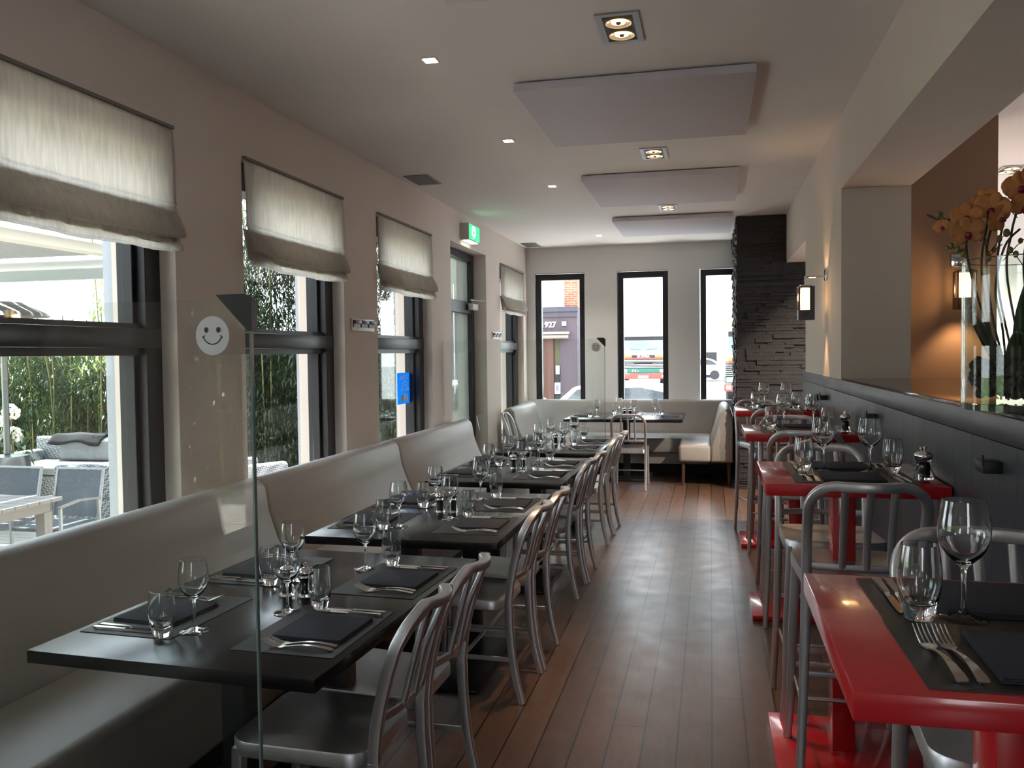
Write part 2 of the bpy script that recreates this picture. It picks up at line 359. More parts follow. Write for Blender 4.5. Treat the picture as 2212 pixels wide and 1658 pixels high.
for k, (x, y) in enumerate(TW):
    twin((x, y, ZC-.001), ['recessed twin spotlight nearest the camera, above the first acoustic panel in the photo', 'recessed twin spotlight between the big acoustic panel and the middle one', 'recessed twin spotlight farthest down the dining room ceiling'][k], 'recessed twin spotlights')
    for dy in (-.075, .075): spot((x, y+dy, ZC-.03), 30, 46, tgt=(x+.04, y+dy*3, 0), blend=.9)
twin((2.40, 7.86, ZC-.001), 'recessed twin spotlight in the white ceiling of the room beyond the counter', 'recessed twin spotlights')
for dx in (0, 1.2, -.7): spot((2.4+dx, 7.86, ZC-.03), 120, 130, (1, .86, .72), tgt=(2.4+dx, 8.3, 0))  # first spot has a fixture, the others are added to brighten the room
SQ = mat('square_lamp_glow', (1, .9, .8), .5, emis=(1, .86, .72, 1), es=7, noise=.02)
for k, (x, y) in enumerate([(-1.352, 4.11), (-1.349, 5.787), (-1.347, 7.452), (-1.357, 10.76)]):
    o = MB().box(-.036, .036, -.036, .036, -.004, 0).build('square_downlight', WHITE); o.location = (x, y, ZC-.001)
    MB().box(-.03, .03, -.03, .03, -.006, -.0042).build('diffuser', SQ, o)
    tag(o, ['small bright square downlight nearest the camera', 'small square downlight second in the row, left of the big ceiling panel', 'small square downlight third in the row, beside the middle ceiling panel', 'tiny square downlight farthest away near the end wall'][k], 'downlight', 'small square downlights')
    spot((x, y, ZC-.03), (7, 7, 7, 32)[k], (80, 80, 80, 125)[k], (1, .86, .72), tgt=(x, y, 0), blend=(.6, .6, .6, 1)[k], r=(.04, .04, .04, .2)[k])
for k, (x0, x1, y0, y1) in enumerate([(-2.45, -2.24, 6.69, 7.08), (-2.46, -2.26, 11.2, 11.6)]):
    o = MB().box(x0, x1, y0, y1, ZC-.008, ZC-.001, .002).build('ceiling_vent', mat('vent_grey', (.30, .29, .28), .6, noise=.1)); f = MB()
    for i in range(9): f.box(x0+.015, x1-.015, y0+.02+i*(y1-y0-.04)/9, y0+.03+i*(y1-y0-.04)/9, ZC-.011, ZC-.008)
    f.build('louvre', GREY, o)
    tag(o, ['grey square ceiling vent above the third window blind', 'pale ceiling vent in the far left corner by the end wall'][k], 'vent')
# windows, left
def left_window(n, a, b, zb, zt=2.635, dark=True):
    X0, X1 = -2.745, -2.60; f = MB(); st = .115
    f.box(X0, X1, a, a+st, zb, zt); f.box(X0, X1, b-st, b, zb, zt); f.box(X0, X1, a+st, b-st, zt-.16, zt); f.box(X0, X1, a+st, b-st, zb, zb+.08)
    f.box(X0+.01, X1-.05, a+.03, a+st+.028, zb+.04, zt-.1); f.box(X0+.01, X1-.05, b-st-.028, b-.03, zb+.04, zt-.1)
    o = f.build('window_%d' % n, FRAME, None, .004); o['kind'] = 'structure'
    t = MB().box(X0, X1+.012, a+.02, b-.02, 1.575, 1.665, .004).box(X0-.01, X1-.03, a+st, b-st, 1.54, 1.575).box(X0-.01, X1-.03, a+st, b-st, 1.665, 1.69); t.build('transom', mat('transom_grey', (.035, .036, .042), .35, noise=.1), o)
    MB().box(-2.705, -2.699, a+st+.03, b-st-.03, 1.665, zt-.16).build('upper_pane', PANE, o); MB().box(-2.705, -2.699, a+st+.03, b-st-.03, zb+.08, 1.575).build('lower_pane', PANE, o)
    return o
n = 1
for k, (a, b) in enumerate(LEFT_Y): left_window(n, a, b, .06 if abs(a-.4) < .01 else SILL); n += 1
for (a, b) in FAR_X:
    Y0, Y1 = 11.87, 11.97; f = MB(); st = .075; zb, zt = .45, 2.625
    f.box(a+.008, a+.008+st, Y0, Y1, zb, zt); f.box(b-st, b, Y0, Y1, zb, zt); f.box(a+st, b-st, Y0, Y1, zt-.085, zt); f.box(a+st, b-st, Y0, Y1, zb, zb+.08)
    o = f.build('window_%d' % n, FRAME, None, .004); o['kind'] = 'structure'; n += 1
    MB().box(a+st, b-st, 11.92, 11.926, zb+.08, zt-.085).build('pane', PANE, o)
# door
d = MB(); X0, X1 = -2.76, -2.66; ya, yb = 8.19, 9.57
d.box(X0, X1, ya, ya+.10, 0, 2.655).box(X0, X1, yb-.11, yb, 0, 2.655).box(X0, X1, ya+.1, yb-.11, 2.57, 2.655).box(X0, X1, ya+.1, yb-.11, 1.98, 2.11).box(X0, X1, ya+.1, yb-.11, 0, .14)
do = d.build('door_1', FRAME, None, .004); do['kind'] = 'structure'
MB().box(-2.715, -2.708, ya+.1, yb-.11, .14, 1.98).build('lower_pane', FROST, do); MB().box(-2.715, -2.708, ya+.1, yb-.11, 2.11, 2.57).build('upper_pane', FROST, do)
cl = MB().box(-2.65, -2.59, 9.28, 9.50, 2.02, 2.09, .006).build('door_closer', WHITE, do); MB().sweep([(-2.62, 9.4, 2.10), (-2.60, 9.2, 2.125), (-2.53, 9.54, 2.13)], .014, .010, (0, 0, 1)).build('closer_arm', GREY, cl)
MB().sweep([(-2.62, 8.35, .95), (-2.60, 8.35, .97), (-2.60, 8.35, 1.2), (-2.62, 8.35, 1.22)], .02, .02).build('pull_handle', CHROME, do)
# roman blinds
def blind(a, b, k):
    t = thing('roman_blind', ['grey linen roman blind on the nearest window, cut by the left picture edge', 'grey linen roman blind on the second window, left of the coat rail', 'grey linen roman blind on the third window, before the exit door', 'pale linen roman blind on the last window before the far corner', '', '', ''][k], 'window blind', (XL, 0, 0), 0, 'linen roman blinds')
    prof = [(.0, 2.632), (.012, 2.60), (.016, 2.45), (.016, 2.275), (.022, 2.262), (.016, 2.25), (.024, 2.22), (.042, 2.18), (.062, 2.135), (.066, 2.11), (.05, 2.10), (.03, 2.105), (.032, 2.085), (.046, 2.06), (.048, 2.045), (.030, 2.036), (.012, 2.045)]
    ny = 60; vs = []; fs = []; rnd = random.Random(k+3); ph = [rnd.uniform(0, 6) for _ in range(6)]
    for i, (dx, z) in enumerate(prof):
        fall = min(1, (2.632-z)/.5)
        for j in range(ny+1):
            u = j/ny; y = a+.008+(b-a-.016)*u
            w_ = fall*(.004*sin(u*34+ph[0]+z*3)+.003*sin(u*71+ph[1]-z*5)+.002*sin(u*120+ph[2])); sag = -.016*fall*(1-(2*u-1)**2) if z < 2.3 else 0
            vs.append((dx+w_+(.006 if z < 2.2 else 0)*sin(u*9+ph[3]), y+(.006*fall if j == ny else 0), z+sag+(.004*sin(u*15+ph[4]) if z < 2.2 else 0)))
    m_ = len(prof)
    for i in range(m_-1):
        for j in range(ny): p = i*(ny+1)+j; fs.append((p, p+1, p+ny+2, p+ny+1))
    me = MB().add(vs, fs, True); c = me.build('cloth', BLIND, t); sd = c.modifiers.new('thick', 'SOLIDIFY'); sd.thickness = .0012
    for dx_ in (-.004, .004): MB().add([(dx_, a+.012, 2.235), (dx_, b-.012, 2.235), (dx_+.03, b-.012, 2.06), (dx_+.03, a+.012, 2.06)], [(0, 1, 2, 3)]).build('inner_fold', BLIND, t).modifiers.new('t', 'SOLIDIFY').thickness = .001
    MB().box(.0, .02, a+.01, b-.01, 2.618, 2.633).build('head_rail', mat('rail_dark', (.2, .18, .16), .6, noise=.1), t)
    MB().sweep([(.02, a+.02, 2.263), (.02, b-.02, 2.263)], .006, .004).build('slat_rod', mat('rail_dark', None), t)
    return t
for k, i in enumerate((3, 4, 5, 6)): blind(*LEFT_Y[i], k)
# exit sign
t = thing('exit_sign', 'green lit emergency exit sign over the side door', 'exit sign', (XL, 8.74, 2.79))
MB().box(.0, .095, -.21, .21, -.085, .085, .004).build('housing', mat('sign_housing', (.5, .48, .46), .5, noise=.05), t)
EG = mat('sign_green', (.02, .45, .12), .4, emis=(.03, .75, .22, 1), es=.55, noise=.05); EW = mat('sign_white', (.9, .9, .9), .4, emis=(.9, 1, .85, 1), es=1.1, noise=.02)
MB().box(.0955, .099, -.19, .20, -.075, .08).build('green_panel', EG, t)
fg = MB(); fg.sweep([(.1, -.03+.055*cos(a_), .045+.018*sin(a_)) for a_ in [2*pi*q/14 for q in range(15)]], .003, .012, (1, 0, 0), 6)
fg.box(.0995, .102, -.095, -.075, -.02, .05).box(.0995, .102, .015, .035, -.02, .05).box(.0995, .102, -.095, .035, -.028, -.018); fg.prism([(-.06, -.038), (0, -.038), (-.03, -.062)], 'x', .0995, .102)
fg.build('pictogram', EW, t); MB().box(.02, .09, -.17, .17, -.091, -.0855).build('light_strip', EW, t)
# coat rails on the left wall
def rail(y, z, lab):
    t = thing('coat_rail', lab, 'coat rail', (XL, y, z), 0, 'three hook coat rails on the window wall')
    MB().box(.0, .012, -.21, .21, -.045, .045, .002).build('back_plate', mat('rail_white', (.62, .6, .58), .4, .3, noise=.05), t)
    for q in (-.14, 0, .14):
        h = MB().box(.012, .035, q-.055, q+.055, .008, .03, .002).box(.012, .02, q-.055, q+.055, -.02, .008).build('hook', mat('hook_dark', (.12, .10, .095), .4, .5, noise=.05), t)
    return t
rail(5.945, 1.75, 'white rail with three dark hooks between the second and third windows'); rail(10.02, 1.74, 'white rail with three dark hooks between the door and the last window')
# glass partitions
def partition(y, lab, sm):
    t = thing('glass_partition', lab, 'glass partition', (0, y, 0)); xe = -.952
    (MB().box(XL+.002, xe-.004, -.005, .005, 0.002, 1.652) if sm else MB().prism([(XL+.002, .93), (-2.19, .93), (-2.10, .475), (-1.69, .475), (-1.69, .002), (xe-.004, .002), (xe-.004, 1.652), (XL+.002, 1.652)], 'y', -.005, .005)).build('glass_sheet', PART, t)
    EDGE = mat('glass_edge', (.16, .24, .23), .15, noise=.1, coat=.5)
    MB().box(xe-.004, xe, -.005, .005, .002, 1.652).build('polished_edge', EDGE, t)
    cb = MB().prism([(xe-.078, 1.662), (xe-.012, 1.662), (xe+.006, 1.648), (xe+.006, 1.583), (xe-.004, 1.583)], 'y', -.012, .012).build('corner_clip', BLACK, t)
    cx, cz = -1.043 if sm else -1.035, 1.575
    d_ = MB(); n_ = 40
    d_.prism([(cx+.040*cos(2*pi*i/n_), cz+.042*sin(2*pi*i/n_)) for i in range(n_)], 'y', -.0065, -.0052)
    d_.build('smiley_disc', mat('sticker_white', (.62, .63, .64), .7, noise=.02), t)
    fc = MB()
    for s_ in (-1, 1): fc.prism([(cx+s_*.0145+.0047*cos(2*pi*i/14), cz+.0125+.0060*sin(2*pi*i/14)) for i in range(14)], 'y', -.0072, -.0066)
    fc.sweep([(cx+.0225*sin(a_), -.0069, cz+.004-.0225*cos(a_)*1.0) for a_ in [radians(-72+144*i/16) for i in range(17)]], .0006, .0026, (0, 1, 0), 6)
    for s_ in (-1, 1): fc.sweep([(cx+s_*.0190, -.0069, cz+.0005), (cx+s_*.0245, -.0069, cz-.0045)], .0006, .0022, (0, 1, 0), 6)
    fc.build('smiley_face', BLACK, t)
    return t
partition(1.657, 'clear glass partition nearest the camera with a white smiley sticker', True)
partition(7.915, 'clear glass partition at the far end before the corner table, with a smiley sticker', False)
# wall sconces
SHADE = mat('sconce_shade', (.9, .7, .45), .6, emis=(1, .60, .25, 1), es=1.6, noise=.05)
def sconce(loc, rz, lab):
    t = thing('wall_sconce', lab, 'wall lamp', loc, rz, 'hanging box wall lamps')  # local: wall behind at y=0, lamp towards +y
    MB().box(-.045, .045, 0, .012, .215, .295, .002).build('wall_plate', CHROME, t)
    MB().sweep([(0, .012, .245), (0, .14, .245)], .016, .016, (0, 0, 1)).sweep([(0, .14, .25), (0, .14, .185)], .016, .016).box(-.05, .05, .10, .18, .178, .186).build('arm', CHROME, t)
    b = MB()
    for x_ in (-.055, .047):
        for y_ in (.085, .187): b.box(x_, x_+.008, y_, y_+.008, -.06, .176)
        b.box(x_, x_+.008, .093, .187, -.06, .01).box(x_, x_+.008, .093, .187, .168, .176).box(x_, x_+.008, .093, .118, .01, .168)
    b.box(-.047, .047, .085, .093, -.06, .01).box(-.047, .047, .187, .195, -.06, .01).box(-.047, .047, .187, .195, .168, .176).box(-.047, .047, .093, .187, .1725, .176)
    b.build('box_frame', mat('sconce_black', (.02, .012, .01), .25, noise=.05), t)
    MB().lathe([(.034, .0), (.036, .01), (.036, .16), (.034, .165)], (0, .14, 0), 20).build('shade', SHADE, t)
    return t
sconce((XR, 6.42, 1.80), radians(90), 'lit box wall lamp on the pale pillar beside the stone pier')
sconce((1.545, 6.0, 1.83), radians(180), 'lit box wall lamp on the brown wall, partly behind the vase')
WARM = (1, .60, .28)
def pt(loc, e, r=.03, col=WARM):
    l = bpy.data.lights.new('sconce_bulb', 'POINT'); l.energy = e; l.color = col; l.shadow_soft_size = r; o = bpy.data.objects.new('sconce_bulb', l); COL.objects.link(o); o.location = loc
spot((XR-.10, 6.42, 1.73), 2.5, 60, WARM, tgt=(XR-.03, 6.42, 1.0)); spot((XR-.10, 6.42, 1.99), 1.6, 80, WARM, tgt=(XR, 6.42, 2.5)); pt((XR-.21, 6.42, 1.9), .5)
spot((1.545, 5.86, 1.75), 2.4, 100, WARM, tgt=(1.545, 6.0, 1.0)); pt((1.545, 5.78, 1.9), .8)
# black hooks on the slate panelling
for k, (y, z) in enumerate([(6.30, 1.20), (4.48, 1.20), (2.65, 1.20)]):
    o = MB().box(-.05, 0, -.04, .04, -.022, .012, .003).box(-.052, -.046, -.04, -.034, .0, .03).build('bag_hook', BLACK); o.location = (XR-.0125, y, z)
    tag(o, ['small black bag hook on the slate panelling farthest from the camera', 'black bag hook on the slate panelling, middle of the three', 'black bag hook on the slate panelling nearest the camera'][k], 'hook', 'black bag hooks on the half wall')
# ------------------------------------------------------------------ banquettes
def bench(length, group, label, loc, rz, cat='bench', legs=False, seat=True, top=.885, s0=0, plinth=True):
    """local: wall at y=0, bench projects to +y, runs along x 0..length"""
    t = thing('banquette_bench', label, cat, loc, rz, group)
    P = [(.055, .13), (.07, .78)]
    cy_, cz_, r_ = .145, top-.075, .075
    for q in range(9): a_ = pi-q*(pi*.86)/8; P.append((cy_+r_*cos(a_), cz_+r_*sin(a_)))
    P += [(.235, .72), (.255, .66), (.285, .58), (.325, .50), (.352, .45), (.36, .40), (.36, .13)]
    x0, x1 = .003, length-.003; vs = []; fs = []; np_ = len(P); cyc, czc = .2, .5
    xs = [(x0, .035), (x0+.008, .012), (x0+.025, 0), (x1-.025, 0), (x1-.008, .012), (x1, .035)]
    for (x, ins) in xs:
        for (y, z) in P:
            dy, dz = y-cyc, z-czc; L = math.hypot(dy, dz); k = (L-ins)/L; vs.append((x, cyc+dy*k, czc+dz*k))
    for i in range(5):
        for j in range(np_): fs.append((i*np_+j, i*np_+(j+1) % np_, (i+1)*np_+(j+1) % np_, (i+1)*np_+j))
    fs.append(tuple(range(np_))); fs.append(tuple(5*np_+j for j in range(np_))[::-1])
    MB().add(vs, fs, True).build('backrest', LEATH, t)
    if seat:
        MB().box(x0+s0, x1, .355, .80, .13, .455, .035, 4).build('seat', LEATH, t)
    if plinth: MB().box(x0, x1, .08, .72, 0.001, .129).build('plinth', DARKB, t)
    return t
G1 = 'grey banquettes under the windows'
BY = [(-.36, 1.645, 'grey leatherette banquette section behind the near glass partition, left of the nearest dark table'), (1.672, 4.115, 'grey leatherette banquette section along the wall behind the nearest dark table'), (4.115, 6.11, 'grey leatherette banquette section behind the third window blind and second dark table'), (6.11, 8.16, 'grey leatherette banquette section ending just before the side door')]
BY[1] = (1.672, 4.115, 'grey leatherette banquette section under the first window behind the nearest dark table')
BY[2] = (4.115, 6.11, 'grey leatherette banquette section under the second window')
for a, b, l in BY: bench(b-a, G1, l, (XL, b, 0), radians(-90))
G2 = 'grey corner banquette at the end wall'
bench(1.38, G2, 'short grey banquette back under the last left window, beside the wall chair', (XL, 11.38, 0), radians(-90), top=.87)
bench(2.79, G2, 'long grey banquette along the end wall under the three street windows', (.30, YF, 0), radians(180), top=.885, seat=False, plinth=False)
# long seat of the end bench and right wing
sd = MB().box(-1.75, .0, 10.70, 11.44, .27, .455, .03, 4).box(-1.75, -.02, 10.78, 11.40, .13, .27).build('banquette_bench', LEATH); tag(sd, 'long grey banquette seat cushion below the end wall, behind the corner table', 'bench', G2)
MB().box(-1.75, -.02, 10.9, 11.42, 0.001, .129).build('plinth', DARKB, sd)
rw = thing('corner_bench', 'short grey banquette wing ending in a square seat beside the stone pier', 'bench', (0, 0, 0), 0, G2)
P = [(.245, .27), (.245, .80)]+[(.165+.07*cos(q*pi*.9/8), .80+.07*sin(q*pi*.9/8)) for q in range(9)]+[(.08, .74), (.05, .62), (.015, .50), (.0, .45), (-.002, .27)]
mbp = MB(); npp = len(P); vs = []; fs = []
ys = [(9.86, .03), (9.868, .01), (9.885, 0), (11.42, 0), (11.44, .012)]
for (y, ins) in ys:
    for (x, z) in P:
        dx, dz = x-.13, z-.5; L = math.hypot(dx, dz); k = (L-ins)/L; vs.append((.13+dx*k, y, .5+dz*k))
for i in range(4):
    for j in range(npp): fs.append((i*npp+j, i*npp+(j+1) % npp, (i+1)*npp+(j+1) % npp, (i+1)*npp+j))
fs.append(tuple(range(npp))); fs.append(tuple(4*npp+j for j in range(npp))[::-1])
MB().add(vs, fs, True).build('backrest', LEATH, rw)
MB().box(-.36, .0, 9.86, 10.695, .265, .465, .04, 4).build('seat', LEATH, rw)
for (x, y) in ((-.31, 9.92), (.20, 9.92), (-.31, 10.6), (.2, 10.6)): MB().sweep([(x, y, 0.001), (x, y, .27)], .04, .04, scale=[.8, 1]).build('leg', WOODL, rw)
# ------------------------------------------------------------------ furniture prototypes
def rrect(w, d, r, n=5):
    P = []
    for cx, cy, a0 in ((w/2-r, d/2-r, 0), (-w/2+r, d/2-r, 90), (-w/2+r, -d/2+r, 180), (w/2-r, -d/2+r, 270)):
        for i in range(n+1): a = radians(a0+90*i/n); P.append((cx+r*cos(a), cy+r*sin(a)))
    return P
def navy(name, label, cat, sz, tz, slats, group, stool=False):
    t = thing(name, label, cat, group=group)
    # seat: dished pan with skirt
    vs = []; fs = []; R = rrect(.395, .42, .07, 6); n_ = len(R); rings = [(.97, -.045), (1.0, -.040), (1.0, -.006), (.985, .0), (.90, -.003), (.7, -.012), (.4, -.016), (.02, -.014)]
    for (k, dz) in rings:
        for (x, y) in R: vs.append((x*k*(1 if y > -.1 else .95), y*k, sz+dz+(.006*(y/.21) if k > .5 else 0)))
    for i in range(len(rings)-1):
        for j in range(n_): fs.append((i*n_+j, i*n_+(j+1) % n_, (i+1)*n_+(j+1) % n_, (i+1)*n_+j))
    fs.append(tuple((len(rings)-1)*n_+j for j in range(n_)))
    MB().add(vs, fs, True).build('seat', ALU, t)
    # back frame: one bent bar continuing the rear legs up, over and down
    xw = .184
    if not stool: ZP = [0, .12, .23, .35, .45, .52, .60, .68, .75, .80, .83]; YP = [-.292, -.262, -.246, -.237, -.236, -.243, -.258, -.279, -.303, -.326, -.342]
    else: ZP = [0, .2, .4, .6, .76, .86, .93, 1.0, 1.05, 1.085]; YP = [-.222, -.214, -.209, -.209, -.214, -.226, -.24, -.262, -.281, -.296]
    def yb(z): return float(np.interp(z, ZP, YP))
    rr = .105 if not stool else .085; bow = .036; ytop = yb(tz)
    path = []
    for i in range(10): z = sz-.03+(tz-rr-sz+.03)*i/9; path.append((-xw, yb(z), z))
    for i in range(1, 10):
        a = pi-(pi/2)*i/9; zz = tz-rr+rr*sin(a); xx = -xw+rr+rr*cos(a); path.append((xx, yb(zz)-bow*.35*(1-(xx/xw)**2), zz))
    y1_ = path[-1][1]; x1_ = path[-1][0]
    for i in range(1, 6): u = i/5; x = x1_*(1-u); path.append((x, y1_-bow*.75*(1-(1-u)**2), tz))
    ymid = path[-1][1]
    full = path+[(-x, y, z) for (x, y, z) in path[-2::-1]]
    MB().sweep(full, .034, .028 if not stool else .032, (0, 1, 0), 16, 6).build('back_frame', ALU, t)
    zr = sz+(.10 if not stool else .045)
    cr_ = [(xw*(2*i/12-1), yb(zr)-.034*(1-(2*i/12-1)**2), zr) for i in range(13)]
    MB().sweep(cr_, .012, .026, (0, 1, 0), 10).build('lower_rail', ALU, t)
    for sx_ in slats:
        y0 = yb(zr)-.034*(1-(sx_/xw)**2); y1 = ymid+(y1_-ymid)*(sx_/x1_)**2
        zm = (zr+tz)/2
        MB().sweep([(sx_, y0, zr), (sx_, yb(zm)-.032, zm), (sx_, y1, tz-.006)], .014 if stool else .020, .024 if stool else .020, (0, 1, 0), 12, 2.2 if not stool else 4).build('slat', ALU, t)
    sp = .0 if not stool else .012
    for s in (-1, 1):
        MB().sweep([(s*.172, .178, sz-.02), (s*(.174+sp*.5), .181, sz*.75), (s*(.176+sp), .186, sz*.5), (s*(.179+sp), .190, sz*.25), (s*(.182+2*sp), .195, .002)], .035, .035, (1, 0, 0), 16, 6, scale=[1, .98, .93, .86, .78]).build('leg', ALU, t)
        n_l = 12; pl = []; sl = []
        for i in range(n_l+1): z = (sz-.02)*(1-i/n_l)+.002; pl.append((s*(xw+2*sp*(i/n_l)**1.5), yb(z), z)); sl.append(1-.22*i/n_l)
        MB().sweep(pl, .037, .030 if not stool else .033, (0, 1, 0), 16, 6, scale=sl).build('leg', ALU, t)
    st = MB(); zs = .19 if not stool else .27
    for s in (-1, 1): st.sweep([(s*.178, .188, zs), (s*.181, yb(zs), zs)], .010, .022, (1, 0, 0), 8)
    st.sweep([(-.178, -.02, zs), (.178, -.02, zs)], .02, .010, (0, 1, 0), 8)
    if stool: st.sweep([(-.18, .19, zs+.05), (.18, .19, zs+.05)], .012, .024, (0, 1, 0), 8); st.sweep([(-.18, yb(zs+.16), zs+.16), (.18, yb(zs+.16), zs+.16)], .012, .02, (0, 1, 0), 8)
    st.build('stretcher', ALU, t)
    return t
def ordn(i): return ['nearest', 'second', 'third', 'fourth'][i]
TX = [-.90, -.857, -.857, -.84]; TY = [(1.8925, 3.1375), (3.385, 4.63), (5.00, 6.25), (6.53, 7.78)]; TW_ = .86
DT = ['nearest dark table', 'second dark table', 'third dark table', 'fourth dark table']
GC = 'brushed aluminium dining chairs along the aisle'
chair = None
def place_chair(loc, rz, label, group):
    global chair
    if chair is None: chair = navy('dining_chair', label, 'chair', .45, .838, (-.075, 0, .075), group); chair.location = loc; chair.rotation_euler = (0, 0, rz); return chair
    return dup(chair, loc, rz, label, group)
for i in range(4):
    yc = TY[i][0]+.40+(0 if i else .02)
    for j in range(2):
        place_chair((-1.10+(i % 2)*.008+(.012 if j else 0)+(0 if i else -.02), yc+j*.405, 0), radians(90+random.uniform(-1.5, 1.5)), 'brushed aluminium slat back chair at the %s, %s of its two aisle seats' % (DT[i], 'nearer' if j == 0 else 'farther'), GC)
place_chair((-.885, 9.72, 0), 0, 'brushed aluminium chair facing away, in front of the corner table by the end wall', 'aluminium chairs near the end wall')
place_chair((-1.95, 9.50, 0), radians(-90), 'aluminium chair with its back to the left wall between side door and corner bench', 'aluminium chairs near the end wall')
GS = 'brushed aluminium bar stools at the red tables'
stool = navy('bar_stool', 'bar stool with its back to the camera in front of the second red table', 'bar stool', .76, 1.085, (-.075, 0, .075), GS, True)
stool.location = (.492, 3.235, 0); stool.rotation_euler = (0, 0, radians(1))
RT = ['nearest red table', 'second red table', 'third red table', 'fourth red table']
dup(stool, (.605, 1.90, 0), radians(180-2), 'bar stool facing the camera behind the nearest red table, seat seen below it', GS)
dup(stool, (.482, 3.775, 0), radians(180+1), 'bar stool facing the camera behind the second red table', GS)
dup(stool, (.50, 5.08, 0), radians(-1), 'bar stool with its back to the camera in front of the third red table', GS)
dup(stool, (.50, 5.56, 0), radians(180), 'bar stool facing the camera behind the third red table', GS)
dup(stool, (.485, 6.86, 0), radians(0), 'bar stool with its back to the camera in front of the fourth red table', GS)
dup(stool, (.46, 7.42, 0), radians(196), 'bar stool at the far side of the fourth red table, slightly turned', GS)
# tables
def dark_table(label, loc, w, l, group, posts, rz=0):
    t = thing('dining_table', label, 'table', loc, rz, group)
    MB().box(-w/2, w/2, -l/2, l/2, .715, .75, .0025, 2).build('tabletop', BLACKT, t)
    for (x, y) in posts: MB().box(x-.04, x+.04, y-.04, y+.04, .02, .70, .003).build('post', BLACK, t)
    MB().box(-.20, .20, -.30, .30, .70, .714).build('support_plate', BLACK, t)
    MB().box(-.26, .26, -.36, .36, .001, .02, .003).build('base_plate', mat('base_steel', (.012, .012, .013), .3, .3, noise=.1), t)
    return t
GT = 'dark lacquered dining tables'
for i in range(4): dark_table(['dark lacquered dining table closest to the camera, behind the glass partition', 'dark lacquered dining table, second from the camera', 'dark lacquered dining table, third from the camera', 'dark lacquered dining table, fourth from the camera'][i], (TX[i]-TW_/2, sum(TY[i])/2, 0), TW_, TY[i][1]-TY[i][0], GT, [(-.13, -.1), (.12, .1)], -.05 if i == 0 else 0)
T5 = (-1.0, 10.46); dark_table('wide dark dining table in the corner bench under the street windows', (T5[0], T5[1], 0), 1.37, 1.15, GT, [(0, 0)])
RY = [(1.223, 1.86), (3.09, 3.715), (4.915, 5.545), (6.76, 7.39)]; RX = (.187, .782)
for i in range(4):
    y0, y1 = RY[i]; yc = (y0+y1)/2; xc = sum(RX)/2
    t = thing('red_bar_table', ['glossy red high table closest to the camera, cut by the right picture edge', 'glossy red high table second from the camera, against the slate half wall', 'glossy red high table third from the camera, against the slate half wall', 'glossy red high table farthest away beside the stone pier'][i], 'bar table', (xc, yc, 0), 0, 'glossy red high tables')
    w_ = RX[1]-RX[0]; l_ = y1-y0
    MB().box(-w_/2, w_/2, -l_/2, l_/2, 1.023, 1.065, .003, 2).build('tabletop', RED, t)
    MB().box(-.045, .035, -.06, .06, .03, 1.022, .003).build('post', RED, t)
    MB().box(-w_/2+.04, w_/2-.02, -.25, .25, .001, .03, .003).build('base_plate', RED, t)
# ------------------------------------------------------------------ tableware prototypes (built at origin, base at z=0)
def wine_prof():
    o = [(0, 0), (.040, 0), (.0415, .0012), (.040, .0026), (.025, .0052), (.010, .0095), (.0052, .018), (.0040, .035), (.0038, .060), (.0042, .078), (.0065, .090), (.015, .098), (.027, .1095), (.0365, .124), (.0415, .140), (.0422, .152), (.0405, .170), (.0375, .188), (.0345, .205)]
    i = [(.0335, .2055), (.0362, .188), (.0392, .170), (.0409, .152), (.0402, .140), (.0352, .1255), (.0255, .1125), (.013, .1025), (.005, .0985), (0, .098)]
    return o+i
def tumb_prof():
    o = [(0, 0), (.0225, 0), (.0245, .002), (.0275, .022), (.0335, .045), (.0362, .065), (.0360, .085), (.0335, .110), (.0300, .128)]
    i = [(.0288, .1285), (.0318, .110), (.0343, .085), (.0345, .065), (.0315, .046), (.0255, .030), (.012, .0245), (0, .0235)]
    return o+i
wine_me = MB().lathe(wine_prof(), n=36).build('w', GLASS); tumb_me = MB().lathe(tumb_prof(), n=36).build('t', GLASS)
WM, TM = wine_me.data, tumb_me.data; bpy.data.objects.remove(wine_me); bpy.data.objects.remove(tumb_me)
def fork_mesh():
    mb = MB(); hw = lambda u: .0035+.0055*max(0, (.35-u)/.35)**1.2
    prof = lambda y: .004+.011*max(0, 1-abs(y-.115)/.045)**2*0+ (0)
    # handle from y=0 (end) to y=.13, neck, head to .15, tines to .20 ; arched up in z
    def z(y): return .0025+.0085*sin(min(1, max(0, y/.135))*pi)*.9+(.018*((y-.15)/.05)**1.4 if y > .15 else 0)
    pts = [(0, y, z(y)) for y in [0, .004, .02, .05, .08, .105, .125, .138]]
    vs = []; fs = []
    W = [.006, .0085, .0082, .0062, .0042, .0032, .0034, .0065]
    for (x, y, zz), w_ in zip(pts, W):
        for (a, b) in ((-w_, -.0011), (w_, -.0011), (w_, .0011), (-w_, .0011)): vs.append((a, y, zz+b))
    for i in range(len(pts)-1):
        for q in range(4): r = (q+1) % 4; fs.append((i*4+q, i*4+r, (i+1)*4+r, (i+1)*4+q))
    fs += [(0, 1, 2, 3), tuple((len(pts)-1)*4+q for q in (3, 2, 1, 0))]
    mb.add(vs, fs, True)
    vs = []; fs = []; ys = [.136, .142, .150, .156]; Wd = [.006, .0105, .0118, .0118]
    for y, w_ in zip(ys, Wd):
        dz = z(y)-.0
        for (a, b) in ((-w_, -.001), (w_, -.001), (w_, .001), (-w_, .001)): vs.append((a, y, dz+b))
    for i in range(3):
        for q in range(4): r = (q+1) % 4; fs.append((i*4+q, i*4+r, (i+1)*4+r, (i+1)*4+q))
    mb.add(vs, fs, True)
    for k in range(4):
        x = -.0101+k*.0067; mb.sweep([(x, y, z(y)) for y in (.154, .168, .184, .201)], .0028, .0018, (1, 0, 0), 6, scale=[1.1, 1, .9, .5])
    return mb
